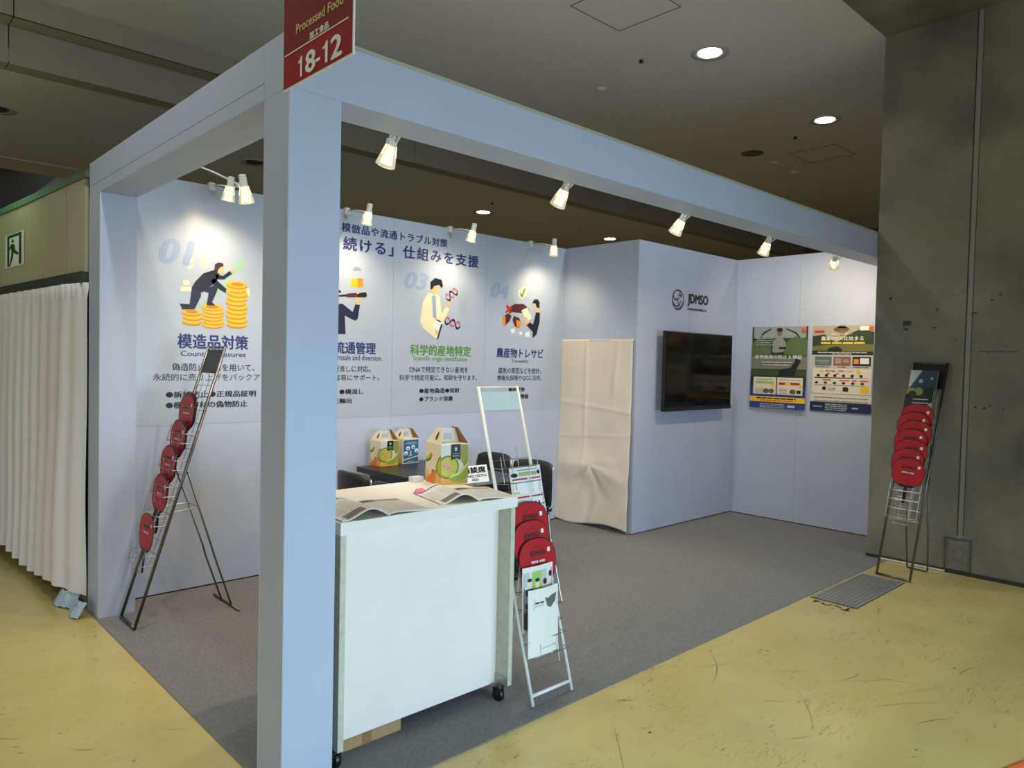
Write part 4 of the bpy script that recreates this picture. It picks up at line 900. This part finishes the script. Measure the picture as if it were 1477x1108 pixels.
# --- middle rack: white enamel frame beside the counter
GLASSW = mat('frosted_header', (196, 216, 212), .35)
R2 = rack('brochure_rack', 'white framed folding rack standing beside the counter', (1.297, -.092, .004), 0, .262, 1.44, .297, WHITEM, CHROME,
          [(.205, .040), (.33, .030), (.412, .055), (.495, .055), (.578, .055), (.80, .06), (.98, .06)], .40, .9, board=(1.325, 1.415, GLASSW))
for k, z in enumerate([.737, .82, .903]):
    zz = z-.345
    fan(['lowest red fan in the white rack, just above the leaflets', 'middle red fan in the white rack beside the counter', 'uppermost red fan in the white rack, under the newspaper'][k], R2, (-.012-.004*k, .297*(zz+.2)-.10, zz), -.16, .03*(-1)**k)
def d_news(s_):
    s_.rects('masthead', pm('khaki', (168, 168, 118)), [(.3, .10, .86, .16)]); s_.rects('small_print', DRK, lines(.25, .9, .055, .055, 1, .012, 50)); s_.poly('picture', DRK, [ell(.14, .14, .12, .035, 10), ell(.92, .12, .05, .035, 10)])
    s_.rects('section_bar', REDP, [(.06, .2, .56, .225), (.62, .2, .97, .225), (.06, .5, .56, .525), (.62, .5, .97, .525)])
    s_.rects('panel', PRW, [(.06, .225, .56, .46), (.62, .225, .97, .46), (.06, .525, .56, .76), (.62, .525, .97, .76)])
    s_.rects('small_print', GRY, lines(.3, .54, .25, .43, 8, .010, 51)+lines(.66, .95, .25, .43, 8, .010, 52)+lines(.3, .54, .55, .73, 8, .010, 53)); s_.poly('figure', DRK, [ell(.17, .27, .03, .02, 8), rect(.14, .29, .2, .38), rect(.7, .6, .75, .7), rect(.8, .6, .85, .7)]); s_.rects('caption', YEL, [(.07, .42, .28, .45)])
leaf('newspaper', 'grey tabloid newspaper standing in the upper white rack pocket', R2, (.025, .297*.75-.035, .775), .21, .29, -.22, d_news, 'newspaper', bow=-.006)
def d_manga(s_):
    s_.rects('panel_sky', pm('comic_blue', (120, 160, 190)), [(.03, .08, .97, .95)]); s_.rects('panel_green', pm('comic_green', (150, 196, 96)), [(.28, .08, .58, .9)]); s_.rects('panel_light', LGRY, [(.6, .08, .76, .95), (.03, .08, .2, .3)])
    s_.poly('face', pm('comic_skin', (236, 214, 190)), [ell(.2, .26, .08, .07, 10), ell(.44, .28, .08, .07, 10), ell(.16, .48, .08, .07, 10), ell(.68, .34, .07, .09, 10), ell(.88, .24, .06, .08, 10)]); s_.poly('hair', DRK, [ell(.2, .20, .07, .03, 10), ell(.44, .22, .07, .03, 10), ell(.16, .42, .07, .03, 10), ell(.7, .27, .07, .05, 10), ell(.9, .17, .06, .05, 10)])
    s_.rects('speech_box', BLUEP, [(.08, .34, .3, .4), (.32, .4, .54, .48), (.06, .56, .26, .64)]); s_.rects('ground', pm('comic_olive', (96, 104, 72)), [(.03, .66, .97, .95)])
leaf('leaflet', 'comic-strip leaflet in the white rack, behind the white leaflet', R2, (-.032, .080, .318), .2, .298, -.03, d_manga, bow=.008)
def d_white(s_):
    s_.rects('banner', LGRY, [(.16, .13, .97, .30)]); s_.poly('photo', pm('photo_grey', (96, 98, 98)), [[(.5, .14), (.6, .17), (.7, .14), (.92, .12), (.88, .24), (.7, .32), (.58, .28)]]); s_.text('農業と知財', .2, .19, .46, .22, INK, .04)
    s_.rects('small_print', GRY, lines(.4, .92, .89, .89, 1, .008, 60)+lines(.2, .46, .245, .245, 1, .01, 61))
leaf('leaflet', 'plain white leaflet with a grey photo banner in the lowest rack pocket', R2, (-.030, .042, .208), .198, .312, -.03, d_white, bow=.010)

# ------------------------------------------------------------- adjustable clip spotlights
SHADE = mat('lamp_shade', (226, 222, 206), .3, trans=.15, emit=((255, 222, 160), .35)); LWH = mat('lamp_white', (222, 222, 214), .35)
BULB = mat('lamp_lens', (255, 236, 200), .3, emit=((255, 226, 170), 26))
def make_lamp(arm, drop=0.):
    """origin = clamp on the panel top; arm runs along local -Y; shade aims along its own axis"""
    t = thing('clip_spotlight', '', 'spotlight')
    if arm > .1:
        MB().box(-.018, .018, -.03, .012, -.03, .022).box(-.012, .012, -.036, -.028, -.018, .014).build('clamp', LWH, t, bevel=.002)
        MB().tube([(0, -.03, .0), (0, -arm*.5, -drop*.5+.006), (0, -arm+.03, -drop)], .0055, 8).build('arm', LWH, t, smooth=True)
    else:
        MB().box(-.018, .018, -.0, .03, -.018, .022).build('clamp', LWH, t, bevel=.002)
        MB().tube([(0, .0, .0), (0, -arm+.03, -drop)], .0055, 8).build('arm', LWH, t, smooth=True)
    k = MB().lathe([(.013, -.014), (.013, .014)], 12, M=Matrix.Translation((.022, -arm+.02, -drop)) @ Matrix.Rotation(PI/2, 4, 'Y')); k.build('knob', LWH, t)
    return t
def aim_head(t, arm, aim_local, drop=0.):
    d = Vector(aim_local).normalized(); q = d.to_track_quat('-Z', 'Y').to_matrix().to_4x4(); M = Matrix.Translation((0, -arm, -drop)) @ q
    MB().lathe([(.006, .058), (.019, .056), (.021, .05), (.021, .0), (.024, -.004)], 18, M=M).build('neck', LWH, t, smooth='auto')
    sh = MB().lathe([(.023, -.004), (.027, -.02), (.036, -.06), (.043, -.095), (.0435, -.098), (.041, -.096)], 24, M=M, capb=False, capt=False)
    s_ = sh.build('shade', SHADE, t, smooth='auto')
    fins = MB()
    for j in range(8):
        a = 2*PI*j/8; c_, s2 = math.cos(a), math.sin(a)
        fins.add([M @ Vector((c_*r+(-s2)*e, s2*r+c_*e, z)) for r, z in ((.0245, -.008), (.0345, -.052)) for e in (-.003, .003)], [(0, 1, 3, 2)])
    fins.build('vent_slots', mat('vent_glow', (255, 240, 210), .3, emit=((255, 232, 190), 3)), s_)
    MB().lathe([(.004, -.078), (.036, -.084)], 20, M=M, capb=True, capt=True).build('lens', BULB, t, smooth='auto')
    return M
def lampset(label, loc, rot, arm, aim, energy, group, drop=0.):
    t = make_lamp(arm, drop); t['label'] = label; t['group'] = group
    t.location = loc; t.rotation_euler = (0, 0, rot)
    W_ = Matrix.Translation(loc) @ Matrix.Rotation(rot, 4, 'Z'); inv = W_.inverted()
    hp = W_ @ Vector((0, -arm, -drop)); al = (inv @ Vector(aim))-Vector((0, -arm, -drop))
    aim_head(t, arm, al, drop)
    d = (Vector(aim)-hp).normalized(); p = hp+d*.105
    light('spot_beam', 'SPOT', tuple(p), energy, WARM, aim=aim, spot_size=SPOTANG, spot_blend=1.0, shadow_soft_size=.032)
SPOTANG = 2.35
for i, x in enumerate((.72, 1.741, 2.743, 3.712)):
    zc = (2.694, 2.69, 2.69, 2.69)[i]
    lampset(['clip spotlight on the back wall top, above the climbing man picture', 'clip spotlight on the back wall top, just right of the near column', 'clip spotlight on the back wall top, above the heading lettering', 'clip spotlight on the back wall top, nearest the storage corner'][i],
            (x, D, zc), 0, .32, (x+(-.05, -.05, -.1, .3)[i], D+.05, (1.35, 1.35, 1.3, 1.35)[i]), EN_BACK, 'spotlights clipped to the back wall', .045)
for i, x in enumerate((.587, 1.675, 2.766, 3.873, 5.03)):
    lampset(['front beam spotlight nearest the red number sign', 'second spotlight along the front beam from the number sign', 'third spotlight along the front beam from the number sign', 'fourth front beam spotlight, above the television side', 'front beam spotlight mostly hidden next to the concrete wall'][i],
            (x+.015, .2, 2.52), PI, .075, (x+(.15, .1, .1, .5, 1.2)[i], (1.9, 1.9, 1.9, 1.5, .9)[i], (.2, .2, .2, .3, 1.7)[i]), EN_FRONT, 'spotlights along the front fascia beam', .03)
lampset('clip spotlight reaching in from the left fascia beam', (.2, 1.62, 2.58), PI/2, .33, (1.2, 2.2, .4), EN_FRONT*.8, 'spotlight on the left fascia beam', .065)

# ------------------------------------------------------------- ceiling fixtures
TRIMR = mat('fixture_trim', (196, 196, 190), .4); LED = mat('downlight_led', (255, 255, 250), .3, emit=((250, 252, 255), 14)); OFF = mat('downlight_off', (70, 66, 56), .4)
def downlight(x, y, z, lit, label):
    t = thing('ceiling_downlight', label, 'ceiling light', (x, y, z), 0, 'round ceiling downlights')
    MB().lathe([(.120, -.002), (.165, -.008), (.170, .0)], 32, capb=False, capt=False).build('trim_ring', TRIMR, t, smooth=True)
    MB().lathe([(.105, -.0005), (.122, -.005)], 32, capb=False, capt=False).build('inner_ring', mat('ring_grey', (180, 180, 176), .3), t)  # light grey ring inside the trim
    MB().lathe([(.095, -.0065), (.100, -.0012)], 32, capt=False).build('diffuser', LED if lit else OFF, t)
for x, y, l_ in ((4.58, 1.25, 'lit ceiling downlight nearest above the front beam'), (7.015, 1.285, 'lit ceiling downlight near the concrete wall'), (2.15, 1.25, 'ceiling downlight above the frame over the booth'), (-.28, 1.25, 'ceiling downlight out of frame above the near column'), (-2.7, 1.25, 'ceiling downlight out of frame left of the booth'), (-.3, -3.7, 'ceiling downlight behind the viewer at left'), (2.15, -3.7, 'ceiling downlight behind the viewer, central'), (4.58, -3.7, 'ceiling downlight behind the viewer at right'), (-2.7, -3.7, 'ceiling downlight behind the viewer, far left')):
    downlight(x, y, 4.348, True, l_)
downlight(6.33, 6.31, 3.879, True, 'lit downlight in the lower ceiling above the mural'); downlight(9.48, 6.35, 3.879, True, 'lit downlight in the lower ceiling beside the storage wall top')
downlight(2.6, 6.19, 3.879, False, 'unlit downlight in the lower ceiling behind the left spotlight'); downlight(.05, 6.19, 3.879, False, 'unlit greenish downlight at the left edge of the lower ceiling')
def lath(name, label, cat, loc, prof, m, grp=None, n=20):
    o = MB().lathe(prof, n, capb=True, capt=True).build(name, m, smooth='auto'); o.location = loc; return tag(o, label, cat, grp)
def sprinkler(loc, label):
    t = thing('sprinkler_head', label, 'sprinkler', loc, 0, 'dark sprinkler heads in the ceiling')
    MB().lathe([(.03, .0), (.028, -.004)], 16).build('plate', TRIMR, t); MB().lathe([(.012, -.004), (.014, -.02), (.022, -.024), (.02, -.028)], 14).build('nozzle', mat('brass_dark', (54, 50, 44), .4, .6), t)
sprinkler((4.283, 1.776, 4.35), 'dark sprinkler head left of the nearest lit downlight'); sprinkler((7.366, 1.798, 4.35), 'dark sprinkler head below the far lit downlight'); sprinkler((5.954, 5.679, 3.88), 'sprinkler head by the lower ceiling downlight above the mural')
def detector(loc, label):
    t = thing('smoke_detector', label, 'detector', loc, 0, 'white ceiling smoke detectors')
    MB().lathe([(.05, 0), (.05, -.012), (.045, -.016)], 20).build('base', LWH, t, smooth='auto'); MB().lathe([(.036, -.016), (.034, -.03), (.02, -.036)], 20).build('sensor', mat('sensor_cream', (206, 202, 180), .4), t, smooth='auto')
detector((4.587, 2.495, 4.35), 'white smoke detector above the front fascia, left part'); detector((8.249, 2.513, 4.35), 'small white detector next to the round ceiling speaker'); detector((8.903, 2.544, 4.35), 'small white detector furthest right above the fascia')
t = thing('ceiling_speaker', 'round dark mesh speaker flush in the ceiling', 'speaker', (7.662, 2.519, 4.35))
MB().lathe([(.14, 0), (.14, -.004), (.13, -.006)], 28).build('grille', mat('speaker_mesh', (112, 108, 98), .7), t); MB().lathe([(.141, 0), (.145, -.005), (.141, -.006)], 28, capb=False, capt=False).build('ring', mat('speaker_ring', (140, 138, 130), .5), t)

# ------------------------------------------------------------- floor grate, painted marks, tape
t = thing('floor_grate', 'grey perforated steel floor grate at the carpet edge', 'grate', (3.745, -.505, 0))
MB().box(0, .88, 0, .31, .0005, .003).build('tray', mat('grate_dark', (58, 60, 60), .6), t)
GM = mat('grate_steel', (158, 158, 154), .42, .3)
for k in range(10): MB().box(.004, .876, .006+k*.0302, .028+k*.0302, .003, .008).build('slat', GM, t)
holes = MB()
for k in range(10):
    for j in range(34): holes.add([(.012+j*.0254+a_, .017+k*.0302+b_, .0084) for a_, b_ in ((0, -.005), (.014, -.005), (.014, .005), (0, .005))], [(0, 1, 2, 3)])
holes.build('perforation', mat('grate_dark', (58, 60, 60), .6), t)['kind'] = 'stuff'
def fmark(label, q, wd=.016):
    mb = MB()
    for (x0, y0), (x1, y1) in q:
        d = Vector((x1-x0, y1-y0)); n_ = Vector((-d.y, d.x)).normalized()*wd/2
        mb.add([(x0-n_.x, y0-n_.y, .0016), (x1-n_.x, y1-n_.y, .0016), (x1+n_.x, y1+n_.y, .0016), (x0+n_.x, y0+n_.y, .0016)], [(0, 1, 2, 3)])
    tag(mb.build('floor_mark', mat('mark_black', (24, 24, 20), .5)), label, 'floor mark', 'black marks painted beside the grate')
fmark('black mark beside the grate, the one nearest the carpet', [((3.665, -.255), (3.715, -.262)), ((3.70, -.24), (3.705, -.285))])
fmark('curved black mark beside the grate, middle one', [((3.705, -.305), (3.672, -.312)), ((3.672, -.312), (3.672, -.345)), ((3.672, -.345), (3.705, -.362))], .014)
fmark('black T-shaped mark beside the grate, furthest from the carpet', [((3.654, -.47), (3.727, -.465)), ((3.664, -.496), (3.66, -.44)), ((3.705, -.378), (3.691, -.43))], .016)
tp = MB().grid(lambda u, v: (2.22+.2*u, -1.665-.08*v-.06*u, .004+.008*math.sin(PI*v)), 8, 6)
tag(tp.build('orange_tape', mat('orange_tape', (238, 120, 66), .4), smooth=True, solid=.001), 'orange strip lying on the ochre floor at the bottom right', 'tape')
